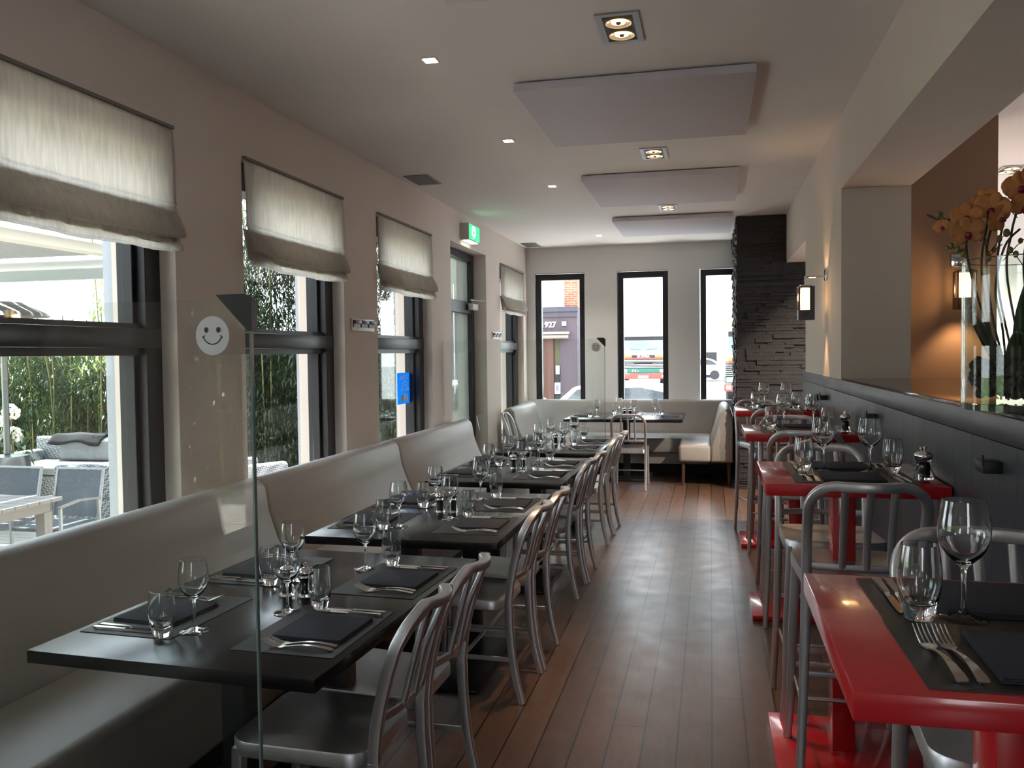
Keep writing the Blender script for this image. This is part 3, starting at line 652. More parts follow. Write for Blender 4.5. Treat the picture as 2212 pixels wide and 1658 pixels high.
def knife_mesh():
    mb = MB(); hs = [(0, .005), (.004, .0075), (.04, .0075), (.09, .006), (.105, .0055)]
    vs = []; fs = []
    for y, w_ in hs:
        for (a, b) in ((-w_, 0), (w_, 0), (w_, .007), (-w_, .007)): vs.append((a*.9, y, .001+b))
    for i in range(4):
        for q in range(4): r = (q+1) % 4; fs.append((i*4+q, i*4+r, (i+1)*4+r, (i+1)*4+q))
    fs += [(0, 1, 2, 3), tuple(16+q for q in (3, 2, 1, 0))]; mb.add(vs, fs, True)
    bl = [(.105, -.0045, .0045), (.115, -.007, .005), (.15, -.009, .0055), (.19, -.0095, .0055), (.215, -.006, .005), (.224, .001, .003)]
    vs = []; fs = []
    for y, a, b in bl:
        for (x, zz) in ((a, .0025), (b, .0025), (b, .0045), (a, .0035)): vs.append((x, y, zz))
    for i in range(5):
        for q in range(4): r = (q+1) % 4; fs.append((i*4+q, i*4+r, (i+1)*4+r, (i+1)*4+q))
    fs += [(0, 1, 2, 3), tuple(20+q for q in (3, 2, 1, 0))]; mb.add(vs, fs, True); return mb
fo = fork_mesh().build('f', STEEL); FM = fo.data; bpy.data.objects.remove(fo)
ko = knife_mesh().build('k', STEEL); KM = ko.data; bpy.data.objects.remove(ko)
mo = MB().box(-.205, .205, 0, .30, 0, .0016).build('m', MATM); PM = mo.data; bpy.data.objects.remove(mo)
# napkin: folded, slightly soft layers
nb = MB()
for q in range(3): nb.box(-.105+q*.001, .105-q*.0015, .0+q*.001, .215-q*.002, .0002+q*.0032, .003+q*.0032, .0012)
no = nb.build('n', NAPK); NM = no.data; bpy.data.objects.remove(no)
_used = {}
def inst(name, me, loc, rz, label, cat, group):
    o = bpy.data.objects.new(name, me); COL.objects.link(o); o.location = loc; o.rotation_euler = (0, 0, rz); return tag(o, label, cat, group)
rs = random.Random(11)
def setting(ox, oy, z, rz, where, short, dw=0, dt=0, wine_uv=(.115, .345), tum_uv=(.182, .275)):
    """place setting: origin = table edge centre, local +y points into the table, +x to the sitter's right"""
    c, s = cos(rz), sin(rz)
    def P(v, u, h): return (ox+v*c-u*s, oy+v*s+u*c, z+h)
    j = lambda a=.004: rs.uniform(-a, a)
    inst('placemat', PM, P(j(), .028+j(), .0004), rz+j(.02), 'dark brown placemat at the '+where, 'placemat', 'dark placemats')
    inst('napkin', NM, P(-.0+j(), .055+j(), .0022), rz+j(.05), 'folded black napkin at the '+where, 'napkin', 'folded black napkins')
    inst('fork', FM, P(-.155+j(.002), .050, .0022), rz+radians(3)+j(.02), 'outer fork at the '+where, 'fork', 'steel table forks')
    inst('fork', FM, P(-.128+j(.002), .052, .0022), rz+radians(4)+j(.02), 'inner fork at the '+where, 'fork', 'steel table forks')
    inst('knife', KM, P(.148+j(.002), .05, .0022), rz+radians(-1)+j(.02), 'inner knife at the '+where, 'knife', 'steel table knives')
    inst('knife', KM, P(.172+j(.002), .048, .0022), rz+j(.02), 'outer knife at the '+where, 'knife', 'steel table knives')
    v, u = tum_uv; inst('tumbler_glass', TM, P(v+j(), u+dt+j(), .0024 if u < .31 else .001), j(3), 'barrel shaped water tumbler at the '+where, 'tumbler', 'clear water tumblers')
    v, u = wine_uv; inst('wine_glass', WM, P(v+j(), u+dw+j(), .0006), j(3), 'clear stemmed wine glass at the '+where, 'wine glass', 'clear wine glasses')
CLEAR = glass_mat('acrylic', (.97, .98, .98))
def mill(kind):
    t = empty('pepper_mill' if kind == 'pepper' else 'salt_mill')
    t['category'] = 'mill'
    MB().lathe([(0, 0), (.026, 0), (.027, .003), (.027, .022), (.022, .03), (.0175, .042), (.017, .055), (.020, .064), (.022, .068), (0, .068)], n=20).build('body', CLEAR if kind != 'chrome' else CHROME, t)
    MB().lathe([(0, .008), (.010, .008), (.011, .02), (.0105, .06), (0, .06)], n=14).build('filling', mat('peppercorns', (.03, .02, .015), .8, noise=.4, nscale=300) if kind == 'pepper' else mat('salt', (.75, .75, .75), .9, noise=.1, nscale=300), t)
    MB().lathe([(0, .0685), (.0215, .0685), (.0245, .074), (.0245, .082), (.017, .091), (.005, .094), (0, .094)], n=20).build('cap', CHROME, t)
    MB().lathe([(0, .094), (.003, .094), (.003, .099), (.0065, .102), (.0065, .107), (0, .110)], n=14).build('knob', CHROME, t)
    return t
pm_, sm_ = mill('pepper'), mill('salt'); first = {'pepper': True, 'salt': True}
def put_mill(kind, loc, where, s=1):
    src = pm_ if kind == 'pepper' else sm_
    lab = ('clear pepper mill with dark filling' if kind == 'pepper' else 'clear salt mill with white filling')+' '+where
    if first[kind]: first[kind] = False; src.location = loc; o = src; o['label'] = lab
    else: o = dup(src, loc, 0, lab)
    o['group'] = 'salt and pepper mills'; o.scale = (s, s, s)
_before = set(COL.objects)
for i in range(4):
    if i == 1:
        Rm = Matrix.Translation((-1.33, 2.515, 0)) @ Matrix.Rotation(-.05, 4, 'Z') @ Matrix.Translation((1.33, -2.515, 0))
        for o_ in set(COL.objects)-_before | {pm_, sm_}:
            if o_.parent is None: o_.location = Rm @ o_.location; o_.rotation_euler.z += -.05
    xr = TX[i]; xl = xr-TW_; yc = TY[i][0]+.345; zt = .75
    for j in range(2):
        pos = 'nearer' if j == 0 else 'farther'
        setting(xr, yc+.545*j, zt, radians(90), '%s aisle side place of the %s' % (pos, DT[i]), '')
        setting(xl, yc+.02+.545*j, zt, radians(-90), '%s bench side place of the %s' % (pos, DT[i]), '', dt=.012, dw=-.003)
    put_mill('pepper', (xr-.45, TY[i][0]+.635, zt+.001), 'on the %s' % DT[i]); put_mill('salt', (xr-.385, TY[i][0]+.64, zt+.001), 'on the %s' % DT[i])
tl, tr_ = T5[0]-.685, T5[0]+.685; z = .75
setting(tl, 10.36, z, radians(-90), 'left end place of the corner table', ''); setting(tr_, 10.40, z, radians(90), 'right end place of the corner table', '')
setting(-1.0, 11.035, z, radians(180), 'window side place of the corner table', ''); setting(-1.0, 9.885, z, 0, 'aisle side place of the corner table', '')
put_mill('salt', (-1.03, 10.50, z+.001), 'on the corner table'); put_mill('pepper', (-.96, 10.50, z+.001), 'on the corner table')
for i in range(4):
    y0, y1 = RY[i]; xc = .492
    setting(xc, y0, 1.065, 0, 'near place of the %s' % RT[i], '', wine_uv=(.09, .335), tum_uv=(.17, .33))
    setting(xc, y1, 1.065, radians(180), 'far place of the %s' % RT[i], '', wine_uv=(.075, .275), tum_uv=(.145, .285))
    put_mill('pepper', (.735, y0+.17, 1.066), 'on the %s' % RT[i], 1.08); put_mill('salt', (.738, y0+.235, 1.066), 'on the %s' % RT[i], 1.0)
# ------------------------------------------------------------------ vase and orchids
VX, VY, VZ = .905, 2.78, 1.348; VR = .175
v = thing('glass_vase', 'large clear cylinder glass vase standing on the black counter', 'vase', (VX, VY, VZ))
MB().lathe([(0, 0), (VR, 0), (VR, .435), (VR-.004, .435), (VR-.004, .02), (0, .02)], n=64).build('cylinder', VASEG, v)
MB().lathe([(VR+.0005, 0), (VR+.0005, .018), (VR-.006, .0185), (VR-.006, .001)], n=64, closed=True).build('thick_base', mat('vase_base', (.05, .055, .05), .08, noise=.1, coat=.5), v)
MB().lathe([(VR-.004, .4351), (VR, .4351), (VR, .438), (VR-.004, .438)], n=64, closed=True).build('rim', mat('vase_base', None), v)
LEAF = mat('orchid_leaf', (.018, .035, .012), .35, noise=.3, nscale=12); STEM = mat('orchid_stem', (.03, .028, .012), .5, noise=.3); PETAL = mat('orchid_petal', (.42, .16, .04), .6, noise=.35, nscale=60); LIP = mat('orchid_lip', (.18, .01, .03), .5, noise=.3, nscale=90); BUD = mat('orchid_bud', (.16, .14, .03), .5, noise=.3)
ro = random.Random(5)
def petal(L, W, curl):
    vs = []; fs = []; nu, nv = 7, 5
    for i in range(nu):
        u = i/(nu-1); wid = W*(sin(pi*min(1, u*.93+.05))**.6)*(.3 if i == 0 else 1)
        for jv in range(nv):
            q = jv/(nv-1)*2-1; vs.append((u*L, q*wid, curl*u*u*L-.12*wid*q*q))
    for i in range(nu-1):
        for jv in range(nv-1): p = i*nv+jv; fs.append((p, p+1, p+nv+1, p+nv))
    return vs, fs
def flower(loc, s, facing, roll, parent):
    """flower faces 'facing' direction"""
    q = Vector(facing).to_track_quat('Z', 'Y').to_matrix().to_4x4(); M = Matrix.Translation(loc) @ q @ Matrix.Rotation(roll, 4, 'Z') @ Matrix.Scale(s, 4)
    mb = MB()
    for ang, L, W in ((90, .040, .017), (20, .044, .026), (160, .044, .026), (215, .038, .016), (325, .038, .016)):
        vs, fs = petal(L, W, .12); R = M @ Matrix.Rotation(radians(ang), 4, 'Z'); vs = [(R @ Vector(x_))[:] for x_ in vs]; mb.add(vs, fs, True)
    f = mb.build('flower', PETAL, parent); sd_ = f.modifiers.new('t', 'SOLIDIFY'); sd_.thickness = .0008
    lb = MB(); lp = []
    lb.ball((0, -.006, .006), .008, 10, 6); vs, fs = petal(.02, .009, .5); R = Matrix.Rotation(radians(270), 4, 'Z'); lb.add([(R @ Vector(x_))[:] for x_ in vs], fs, True)
    lb.v = [(M @ Vector(x_))[:] for x_ in lb.v]; lb.build('lip', LIP, f)
# flower positions measured in the plane of the vase
FL = [((.715, 2.70, 1.905), 1.05, (-.1, -1, .1), 0), ((.713, 2.68, 1.857), 1.1, (0, -1, -.1), .2), ((.655, 2.72, 1.882), .55, (-.5, -1, -.3), .4), ((.782, 2.70, 1.925), 1.15, (-.2, -1, -.1), -.3), ((.776, 2.74, 1.962), .8, (-.3, -.8, .3), .5), ((.80, 2.70, 1.895), .9, (.3, -1, -.2), 1.2), ((.862, 2.72, 1.985), 1.15, (-.2, -1, 0), .2), ((.90, 2.70, 2.02), 1.15, (.1, -1, .2), .8), ((.87, 2.70, 1.925), 1.0, (-.1, -1, -.2), -.4), ((.925, 2.72, 1.955), 1.1, (.2, -1, 0), 0), ((.91, 2.71, 1.86), .9, (0, -1, -.3), .6)]
O = thing('orchid_plant', 'yellow orange orchids with dark stems and leaves standing in the clear vase', 'orchid', (0, 0, 0))
stems = [[(.84, 2.80, 1.375), (.80, 2.77, 1.55), (.745, 2.74, 1.72), (.725, 2.73, 1.80), (.718, 2.72, 1.86), (.69, 2.72, 1.90), (.66, 2.73, 1.90), (.62, 2.74, 1.92)],
         [(.86, 2.82, 1.375), (.80, 2.80, 1.62), (.775, 2.77, 1.78), (.782, 2.74, 1.90), (.778, 2.76, 1.955)],
         [(.88, 2.80, 1.375), (.815, 2.79, 1.60), (.788, 2.77, 1.80), (.80, 2.74, 1.90)],
         [(.90, 2.80, 1.375), (.83, 2.80, 1.70), (.83, 2.77, 1.88), (.865, 2.75, 1.98), (.90, 2.74, 2.02)],
         [(.92, 2.80, 1.375), (.845, 2.77, 1.72), (.848, 2.75, 1.86), (.862, 2.74, 1.93)],
         [(.95, 2.82, 1.375), (.90, 2.78, 1.65), (.885, 2.76, 1.80), (.91, 2.74, 1.95)],
         [(.85, 2.77, 1.375), (.83, 2.76, 1.58), (.81, 2.76, 1.70), (.83, 2.75, 1.82), (.87, 2.75, 1.87)]]
def smooth_path(p, n=6):
    p = [Vector(q) for q in p]; out = []
    for i in range(len(p)-1):
        p0, p1, p2, p3 = p[max(i-1, 0)], p[i], p[i+1], p[min(i+2, len(p)-1)]
        for k in range(n):
            t_ = k/n; out.append(.5*((2*p1)+(-p0+p2)*t_+(2*p0-5*p1+4*p2-p3)*t_*t_+(-p0+3*p1-3*p2+p3)*t_**3))
    return out+[p[-1]]
for s_ in stems: MB().sweep(smooth_path(s_), .0065, .0065, (.3, 1, 0), 7, 2, scale=None).build('stem', STEM, O)
tw = MB(); budpts = []
for a_, b_ in [((.718, 2.72, 1.82), (.745, 2.73, 1.875)), ((.775, 2.77, 1.84), (.735, 2.74, 1.865)), ((.74, 2.74, 1.77), (.70, 2.73, 1.815)), ((.70, 2.73, 1.815), (.672, 2.73, 1.82)), ((.79, 2.76, 1.80), (.835, 2.75, 1.86)), ((.83, 2.77, 1.83), (.79, 2.76, 1.79)), ((.83, 2.77, 1.78), (.90, 2.74, 1.86)), ((.885, 2.76, 1.76), (.845, 2.75, 1.81)), ((.80, 2.77, 1.79), (.765, 2.75, 1.86)), ((.86, 2.74, 1.90), (.82, 2.74, 1.94)), ((.67, 2.73, 1.90), (.645, 2.72, 1.915))]:
    MB().sweep([a_, [(a_[i]+b_[i])/2+(.004 if i == 2 else 0) for i in range(3)], b_], .003, .003, (.3, 1, 0), 6, 2).build('twig', STEM, O); budpts.append(b_); budpts.append([(a_[i]*.4+b_[i]*.6)+(.008 if i == 2 else 0) for i in range(3)])
for b_ in budpts: MB().ball(b_, ro.uniform(.006, .010), 10, 6, (1, 1, 1.3)).build('bud', BUD, O)
for (l, s_, f_, r_) in FL: flower(l, s_, f_, r_, O)
def leaf(base, direc, L, W, droop, parent):
    vs = []; fs = []; nu, nv = 12, 5; d = Vector(direc).normalized(); up = Vector((0, 0, 1)); side = d.cross(up).normalized()
    for i in range(nu):
        u = i/(nu-1); wid = W*sin(pi*min(.98, u*.9+.08))**.7; c = Vector(base)+d*L*u*.55+up*(L*u*.9-droop*u*u)
        for k in range(nv): q = k/(nv-1)*2-1; p = c+side*wid*q+d*(-.15*wid*q*q); vs.append(p[:])
    for i in range(nu-1):
        for k in range(nv-1): p = i*nv+k; fs.append((p, p+1, p+nv+1, p+nv))
    f = MB().add(vs, fs, True).build('leaf', LEAF, parent); sd_ = f.modifiers.new('t', 'SOLIDIFY'); sd_.thickness = .002
for bx_, dr, L, W, dp in [((.90, 2.76, 1.40), (-.1, -.45, 0), .42, .050, .02), ((.95, 2.80, 1.40), (.25, -.3, 0), .40, .045, .08), ((.88, 2.82, 1.40), (-.08, .1, 0), .28, .035, .0), ((.93, 2.86, 1.40), (.2, .3, 0), .3, .05, .05), ((.89, 2.76, 1.40), (-.1, -.2, 0), .22, .04, .02), ((.97, 2.74, 1.40), (.05, -.35, 0), .46, .06, .03), ((1.0, 2.82, 1.40), (.3, .1, 0), .4, .06, .1), ((.92, 2.72, 1.40), (-.02, -.2, 0), .34, .055, .0)]: leaf(bx_, dr, L, W, dp, O)
SOIL = MB()
for q in range(420):
    a_ = ro.uniform(0, 6.28); r_ = .148*ro.uniform(0, 1)**.5; SOIL.ball((VX+r_*cos(a_), VY+r_*sin(a_), VZ+.045+ro.uniform(0, .10)), ro.uniform(.008, .019), 8, 5)
tag(SOIL.build('bark_substrate', mat('bark', (.016, .011, .007), .9, noise=.5, nscale=60)), 'dark bark filling the bottom of the clear orchid vase', 'substrate', kind='stuff')
# ------------------------------------------------------------------ terrace
TZ = -.42
struct('floor_terrace', MB().box(-14, XO, -12, 11.3, TZ-.1, TZ), DECK); struct('ground_street', MB().box(-60, 60, 11.3, 130, TZ-.14, TZ-.04), mat('asphalt', (.20, .20, .21), .9, noise=.2, nscale=5)); struct('ground_garden', MB().box(-60, -14, -30, 11.3, TZ-.14, TZ-.05), mat('lawn', (.08, .13, .04), .9, noise=.3, nscale=3))
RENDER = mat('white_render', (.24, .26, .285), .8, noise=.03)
for k, y in enumerate((1.0, -2.0)): pass
COLS = [(-4.0, 5.14), (-4.0, 7.89), (-4.0, 10.63), (-4.0, 2.0), (-4.0, -1.2)]
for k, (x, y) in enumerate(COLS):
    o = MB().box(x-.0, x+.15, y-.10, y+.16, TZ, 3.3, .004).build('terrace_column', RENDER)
    tag(o, ['white rendered column outside the nearest window', 'white rendered column outside the second window', 'white rendered column outside the third window', 'white rendered terrace column nearest the camera, before the pale table', 'white rendered terrace column farthest back, near the added dark end wall'][k], 'column', 'white terrace columns')
rf_ = MB().box(-3.75, XO, -6, 11.0, 3.32, 3.45).build('sun_shade_roof', mat('roof_soffit', (.8, .8, .8), .8, noise=.03)); tag(rf_, 'unseen flat roof added to keep sun off the side windows', 'roof')  # unseen roof added to block the sun from the side windows
# pergola roof
pr = thing('terrace_awning', 'louvred terrace roof outside the nearest window, seen through its upper pane', 'awning', (0, 0, 0)); CREAM = mat('cream_metal', (.48, .46, .39), .5, noise=.04); WMET = mat('white_metal', (.50, .52, .56), .4, noise=.03)
MB().box(-6.62, -6.42, -3, 9.0, 2.66, 2.76).build('side_beam', CREAM, pr); MB().box(-6.40, -6.18, -3, 9.0, 2.80, 3.0).build('gutter', mat('gutter_grey', (.25, .26, .32), .4, noise=.05), pr)
MB().sweep([(-13, 9.05, 2.70), (-6.2, 9.05, 2.70)], .16, .16, (0, 0, 1), 14, 2).build('front_tube', WMET, pr)
MB().box(-13, -6.42, 9.1, 9.2, 2.5, 2.64).build('valance', mat('valance', (.42, .48, .52), .6, noise=.03), pr)
lv = MB(); y = 0.0
for q in range(64): lv.prism([(y, 2.75), (y+.112, 2.765), (y+.112, 2.785), (y, 2.77)], 'x', -13, -6.62); y += .14
lv.build('louvres', mat('louvre_grey', (.22, .21, .19), .5, noise=.04), pr)
for x, y in ((-12.8, 8.9), (-12.8, 1.0)): MB().box(x-.06, x+.06, y-.06, y+.06, TZ, 2.7).build('post', WMET, pr)
# patio heater
hz = thing('patio_heater', 'mushroom shaped steel patio heater on the terrace at the left picture edge', 'patio heater', (-7.98, 8.35, TZ)); hz.scale = (1, 1, 1.06); SS = mat('stainless', (.20, .20, .195), .35, .8, noise=.05)
MB().lathe([(0, 0), (.24, 0), (.24, .72), (.22, .78), (0, .80)], n=28).build('gas_housing', SS, hz); MB().sweep([(0, 0, .8), (0, 0, 2.05)], .07, .07, (1, 0, 0), 14, 2).build('pole', SS, hz)
MB().lathe([(0, 2.02), (.12, 2.02), (.14, 2.06), (.14, 2.30), (0, 2.32)], n=24).build('burner', mat('burner', (.10, .08, .08), .5, .6, noise=.1), hz)
MB().lathe([(.0, 2.47), (.20, 2.46), (.27, 2.42), (.46, 2.34), (.49, 2.30), (.44, 2.31), (.1, 2.34), (0, 2.34)], n=36).build('reflector_hood', mat('hood', (.07, .062, .058), .5, 0, noise=.05), hz)
# bamboo hedge
def leaves(n_, boxf, seed, L=(.07, .15), W=.010, droop=True):
    r = np.random.RandomState(seed); P = boxf(r, n_); az = r.rand(n_)*6.28; el = -.2-r.rand(n_)*1.0 if droop else (r.rand(n_)-.5)*2
    Ls = L[0]+r.rand(n_)*(L[1]-L[0]); d = np.stack([np.cos(az)*np.cos(el), np.sin(az)*np.cos(el), np.sin(el)], 1); s = np.stack([-np.sin(az), np.cos(az), r.rand(n_)*.8-.4], 1); s /= np.linalg.norm(s, axis=1)[:, None]
    w_ = W*(.7+.6*r.rand(n_)); a = P; b = P+d*(Ls*.4)[:, None]+s*w_[:, None]; c_ = P+d*Ls[:, None]-np.array([0, 0, 1])*(Ls*.15)[:, None]; e = P+d*(Ls*.4)[:, None]-s*w_[:, None]
    V = np.stack([a, b, c_, e], 1).reshape(-1, 3); F = np.arange(n_*4).reshape(-1, 4)
    return V.tolist(), F.tolist()
def leaf_mat(name, c1, c2):
    m = bpy.data.materials.new(name); m.use_nodes = True; t = m.node_tree; t.nodes.clear(); o = t.nodes.new('ShaderNodeOutputMaterial'); mix = t.nodes.new('ShaderNodeMixShader'); mix.inputs[0].default_value = .35
    a = t.nodes.new('ShaderNodeBsdfPrincipled'); a.inputs['Roughness'].default_value = .35; b = t.nodes.new('ShaderNodeBsdfTranslucent'); g = t.nodes.new('ShaderNodeNewGeometry'); mx = t.nodes.new('ShaderNodeMix'); mx.data_type = 'RGBA'; mx.inputs['A'].default_value = c1+(1,); mx.inputs['B'].default_value = c2+(1,)
    t.links.new(g.outputs['Random Per Island'], mx.inputs['Factor']); t.links.new(mx.outputs['Result'], a.inputs['Base Color']); t.links.new(mx.outputs['Result'], b.inputs[0]); t.links.new(a.outputs[0], mix.inputs[1]); t.links.new(b.outputs[0], mix.inputs[2]); t.links.new(mix.outputs[0], o.inputs[0]); return m
LB = leaf_mat('bamboo_leaf', (.016, .032, .009), (.07, .105, .03)); LB_SHADE = leaf_mat('bamboo_leaf_shaded', (.008, .018, .006), (.033, .055, .015)); CANE = mat('bamboo_cane', (.16, .15, .05), .5, noise=.2)  # second leaf material is a darker copy with shade put into its colours
def hedge(label, x0, x1, y0, y1, h0, h1, n_, seed, lm, name='bamboo_hedge'):
    t = thing(name, label, 'hedge', (0, 0, 0)); r0 = random.Random(seed)
    def bf(r, n):
        x = x0+r.rand(n)*(x1-x0); y = y0+r.rand(n)*(y1-y0); hh = h0+(h1-h0)*(x-x0)/(x1-x0); zz = r.rand(n)
        lump = .25*np.sin(x*3.1+seed)+.18*np.sin(x*7.3)
        z_ = TZ+.15+zz*(hh+lump-TZ-.15); thin = (zz > .9) & (r.rand(n) < .6); z_[thin] -= r.rand(thin.sum())*.8
        y = y-.15*np.sin(x*5+z_*4)*(zz < .9)
        return np.stack([x, y, z_], 1)
    V, F = leaves(n_, bf, seed); MB().add(V, F).build('foliage', lm, t)['kind'] = 'stuff'
    cn = MB()
    for q in range(int((x1-x0)*7)):
        x = r0.uniform(x0, x1); y = r0.uniform(y0+.1, y1); h = h0+(h1-h0)*(x-x0)/(x1-x0); k = r0.uniform(-.1, .1)
        cn.sweep([(x, y, TZ), (x+k, y, h*.6), (x+2.2*k, y-.1, h+r0.uniform(-.1, .3))], .022, .022, (0, 1, 0), 5, 2)
    o = cn.build('canes', CANE, t); o['kind'] = 'stuff'
    return t
hedge('dense green bamboo hedge behind the white wicker sofa on the terrace', -13.5, -8.1, 11.45, 12.1, 1.75, 2.1, 30000, 3, LB)
hedge('tall bamboo hedge in shade darkened green filling the view of the second window', -7.75, -4.25, 11.3, 12.3, 3.5, 4.5, 64000, 8, LB_SHADE)
struct('wall_garden', MB().box(-14, -4.2, 12.7, 12.85, TZ, 1.7), mat('garden_wall', (.03, .04, .02), .9, noise=.3))
hedge('dark hedge added behind the camera to block bright sky in the near glass', -14, -2.9, -7.6, -6.6, 4.0, 4.3, 26000, 15, LB_SHADE)  # added hedge, hides the bright sky mirrored in the near partition
struct('wall_sky_block', MB().box(-14, XO, -8.1, -7.9, TZ, 4.6), mat('sky_block_dark', (.03, .028, .025), .9, noise=.2))  # dark wall added behind the hedge so no sky shows between leaves
# sparse tall bamboo
t = thing('tall_bamboo', 'sparse tall bamboo rising above the hedge beside the white column', 'bamboo', (0, 0, 0))
def bf2(r, n):
    k = r.randint(0, 7, n); bx = -8.95+k*.21; zz = r.rand(n); return np.stack([bx+(r.rand(n)-.5)*.55*(1-.3*zz), 11.12+(r.rand(n)-.5)*.28, 1.4+zz*2.1], 1)
V, F = leaves(1500, bf2, 21, (.08, .17), .012); MB().add(V, F).build('foliage', leaf_mat('pale_leaf', (.20, .28, .08), (.40, .42, .18)), t)['kind'] = 'stuff'
cn = MB()
for k in range(7): x = -8.95+k*.21; cn.sweep([(x, 11.12, TZ), (x+.05, 11.12, 1.6), (x-.05, 11.12, 3.4)], .02, .02, (0, 1, 0), 5, 2)
cn.build('canes', CANE, t)['kind'] = 'stuff'
# hydrangea
hy = MB()
t = thing('hydrangea', 'white hydrangea blooms beside the heater pole, in front of the bamboo', 'shrub', (0, 0, 0))
for (x, y, z_) in ((-9.0, 9.5, .83), (-8.98, 9.5, .53), (-9.35, 9.6, .7), (-9.5, 9.7, .45)):
    b_ = MB()
    for q in range(60):
        a_ = ro.uniform(0, 6.28); e_ = ro.uniform(-1.2, 1.57); b_.ball((x+.10*cos(a_)*cos(e_), y+.10*sin(a_)*cos(e_), z_+.09*sin(e_)), .022, 6, 4)
    b_.build('bloom', mat('hydrangea_white', (.75, .76, .68), .7, noise=.15, nscale=80), t)
    MB().sweep([(x-.05, y+.05, TZ), (x, y, z_-.05)], .015, .015, (0, 1, 0), 6, 2).build('stalk', CANE, t)
V, F = leaves(260, lambda r, n: np.stack([-9.3+(r.rand(n)-.5)*.7, 9.7+(r.rand(n)-.5)*.5, TZ+r.rand(n)*1.0], 1), 31, (.10, .16), .04); MB().add(V, F).build('foliage', LB_SHADE, t)['kind'] = 'stuff'
# terrace furniture
def wick_mat(name, c1, c2, sc_=30, white=False):
    m = bpy.data.materials.new(name); m.use_nodes = True; t = m.node_tree; b = t.nodes['Principled BSDF']; b.inputs['Roughness'].default_value = .6
    tc = t.nodes.new('ShaderNodeTexCoord'); mp = t.nodes.new('ShaderNodeMapping'); mp.inputs['Rotation'].default_value = (radians(45), radians(45), radians(45)); ck = t.nodes.new('ShaderNodeTexChecker'); ck.inputs['Scale'].default_value = sc_; ck.inputs['Color1'].default_value = c1+(1,); ck.inputs['Color2'].default_value = c2+(1,)
    t.links.new(tc.outputs['Object'], mp.inputs[0]); t.links.new(mp.outputs[0], ck.inputs[0]); t.links.new(ck.outputs[0], b.inputs['Base Color']); return m
WICK = wick_mat('white_wicker', (.30, .315, .335), (.06, .065, .07), 45); CUSH = mat('white_cushion', (.21, .215, .225), .9, noise=.03); WEAVE = wick_mat('grey_weave', (.05, .06, .075), (.10, .115, .14), 90)
s = thing('wicker_sofa', 'white wicker sofa with white cushions before the bamboo hedge', 'sofa', (-8.45, 10.45, TZ), radians(0))
MB().box(-1.3, 1.3, -.45, .40, .03, .34, .03, 3).build('base', WICK, s); MB().box(-1.3, 1.3, .28, .42, .3, .80, .03, 3).build('back_panel', WICK, s); MB().box(-1.30, -1.15, -.45, .4, .3, .62, .03, 3).box(1.15, 1.3, -.45, .4, .3, .62, .03, 3).build('armrest', WICK, s)
MB().box(-1.12, 1.12, -.47, .26, .345, .47, .04, 4).build('seat_cushion', CUSH, s); MB().box(-.75, 1.12, .10, .27, .475, .80, .05, 4).build('back_cushion', CUSH, s)
for x in (-1.2, 1.2):
    for y in (-.38, .34): MB().box(x-.03, x+.03, y-.03, y+.03, .001, .03).build('foot', GREY, s)
bl = MB(); vs = []; fs = []
nx_, ny_ = 24, 16
for i in range(nx_+1):
    for j in range(ny_+1):
        u = i/nx_; w_ = j/ny_; x = -9.35+.85*u+.05*sin(w_*7); yy = 10.45+.05+.42*w_; base = TZ+.835; z_ = base+.01 if .15 < w_ < .9 else base-.14*(.15-w_)/.15*(.8+.2*sin(u*9)) if w_ <= .15 else base-.2*(w_-.9)/.1
        vs.append((x, 10.495+.415*w_, z_+.006*sin(u*11+w_*5)+.01*sin(u*3.1)))
for i in range(nx_):
    for j in range(ny_): p = i*(ny_+1)+j; fs.append((p, p+1, p+ny_+2, p+ny_+1))
o = MB().add(vs, fs, True).build('dark_blanket', mat('navy_blanket', (.003, .004, .007), .95, noise=.3, nscale=30)); o.modifiers.new('t', 'SOLIDIFY').thickness = .02; tag(o, 'dark navy blanket thrown over the back of the white wicker sofa', 'blanket')
def armchair(loc, rz, lab):
    s = thing('wicker_armchair', lab, 'armchair', loc, rz, 'white wicker armchairs on the terrace')
    MB().box(-.42, .42, -.40, .40, .02, .36, .05, 3).build('base', WICK, s); MB().box(-.42, .42, .28, .42, .34, .74, .05, 3).build('back_panel', WICK, s)
    MB().box(-.43, -.30, -.40, .38, .34, .60, .05, 3).build('armrest', WICK, s); MB().box(.30, .43, -.40, .38, .34, .60, .05, 3).build('armrest', WICK, s); MB().box(-.29, .29, -.41, .27, .365, .48, .04, 3).build('cushion', CUSH, s)
armchair((-7.0, 8.75, TZ), radians(200), 'white wicker armchair behind the grey terrace chair, outside the nearest window'); armchair((-5.85, 9.9, TZ), radians(150), 'white wicker armchair outside the second window, low in its pane')
o = MB().box(-.30, .30, -.10, .30, 0, .03, .012, 2).box(-.28, .30, .25, .30, -.22, .02, .01).build('dark_throw', mat('navy_blanket', None)); o.location = (-6.92, 8.55, TZ+.61); tag(o, 'dark throw lying over the wicker armchair behind the grey terrace chair', 'blanket')
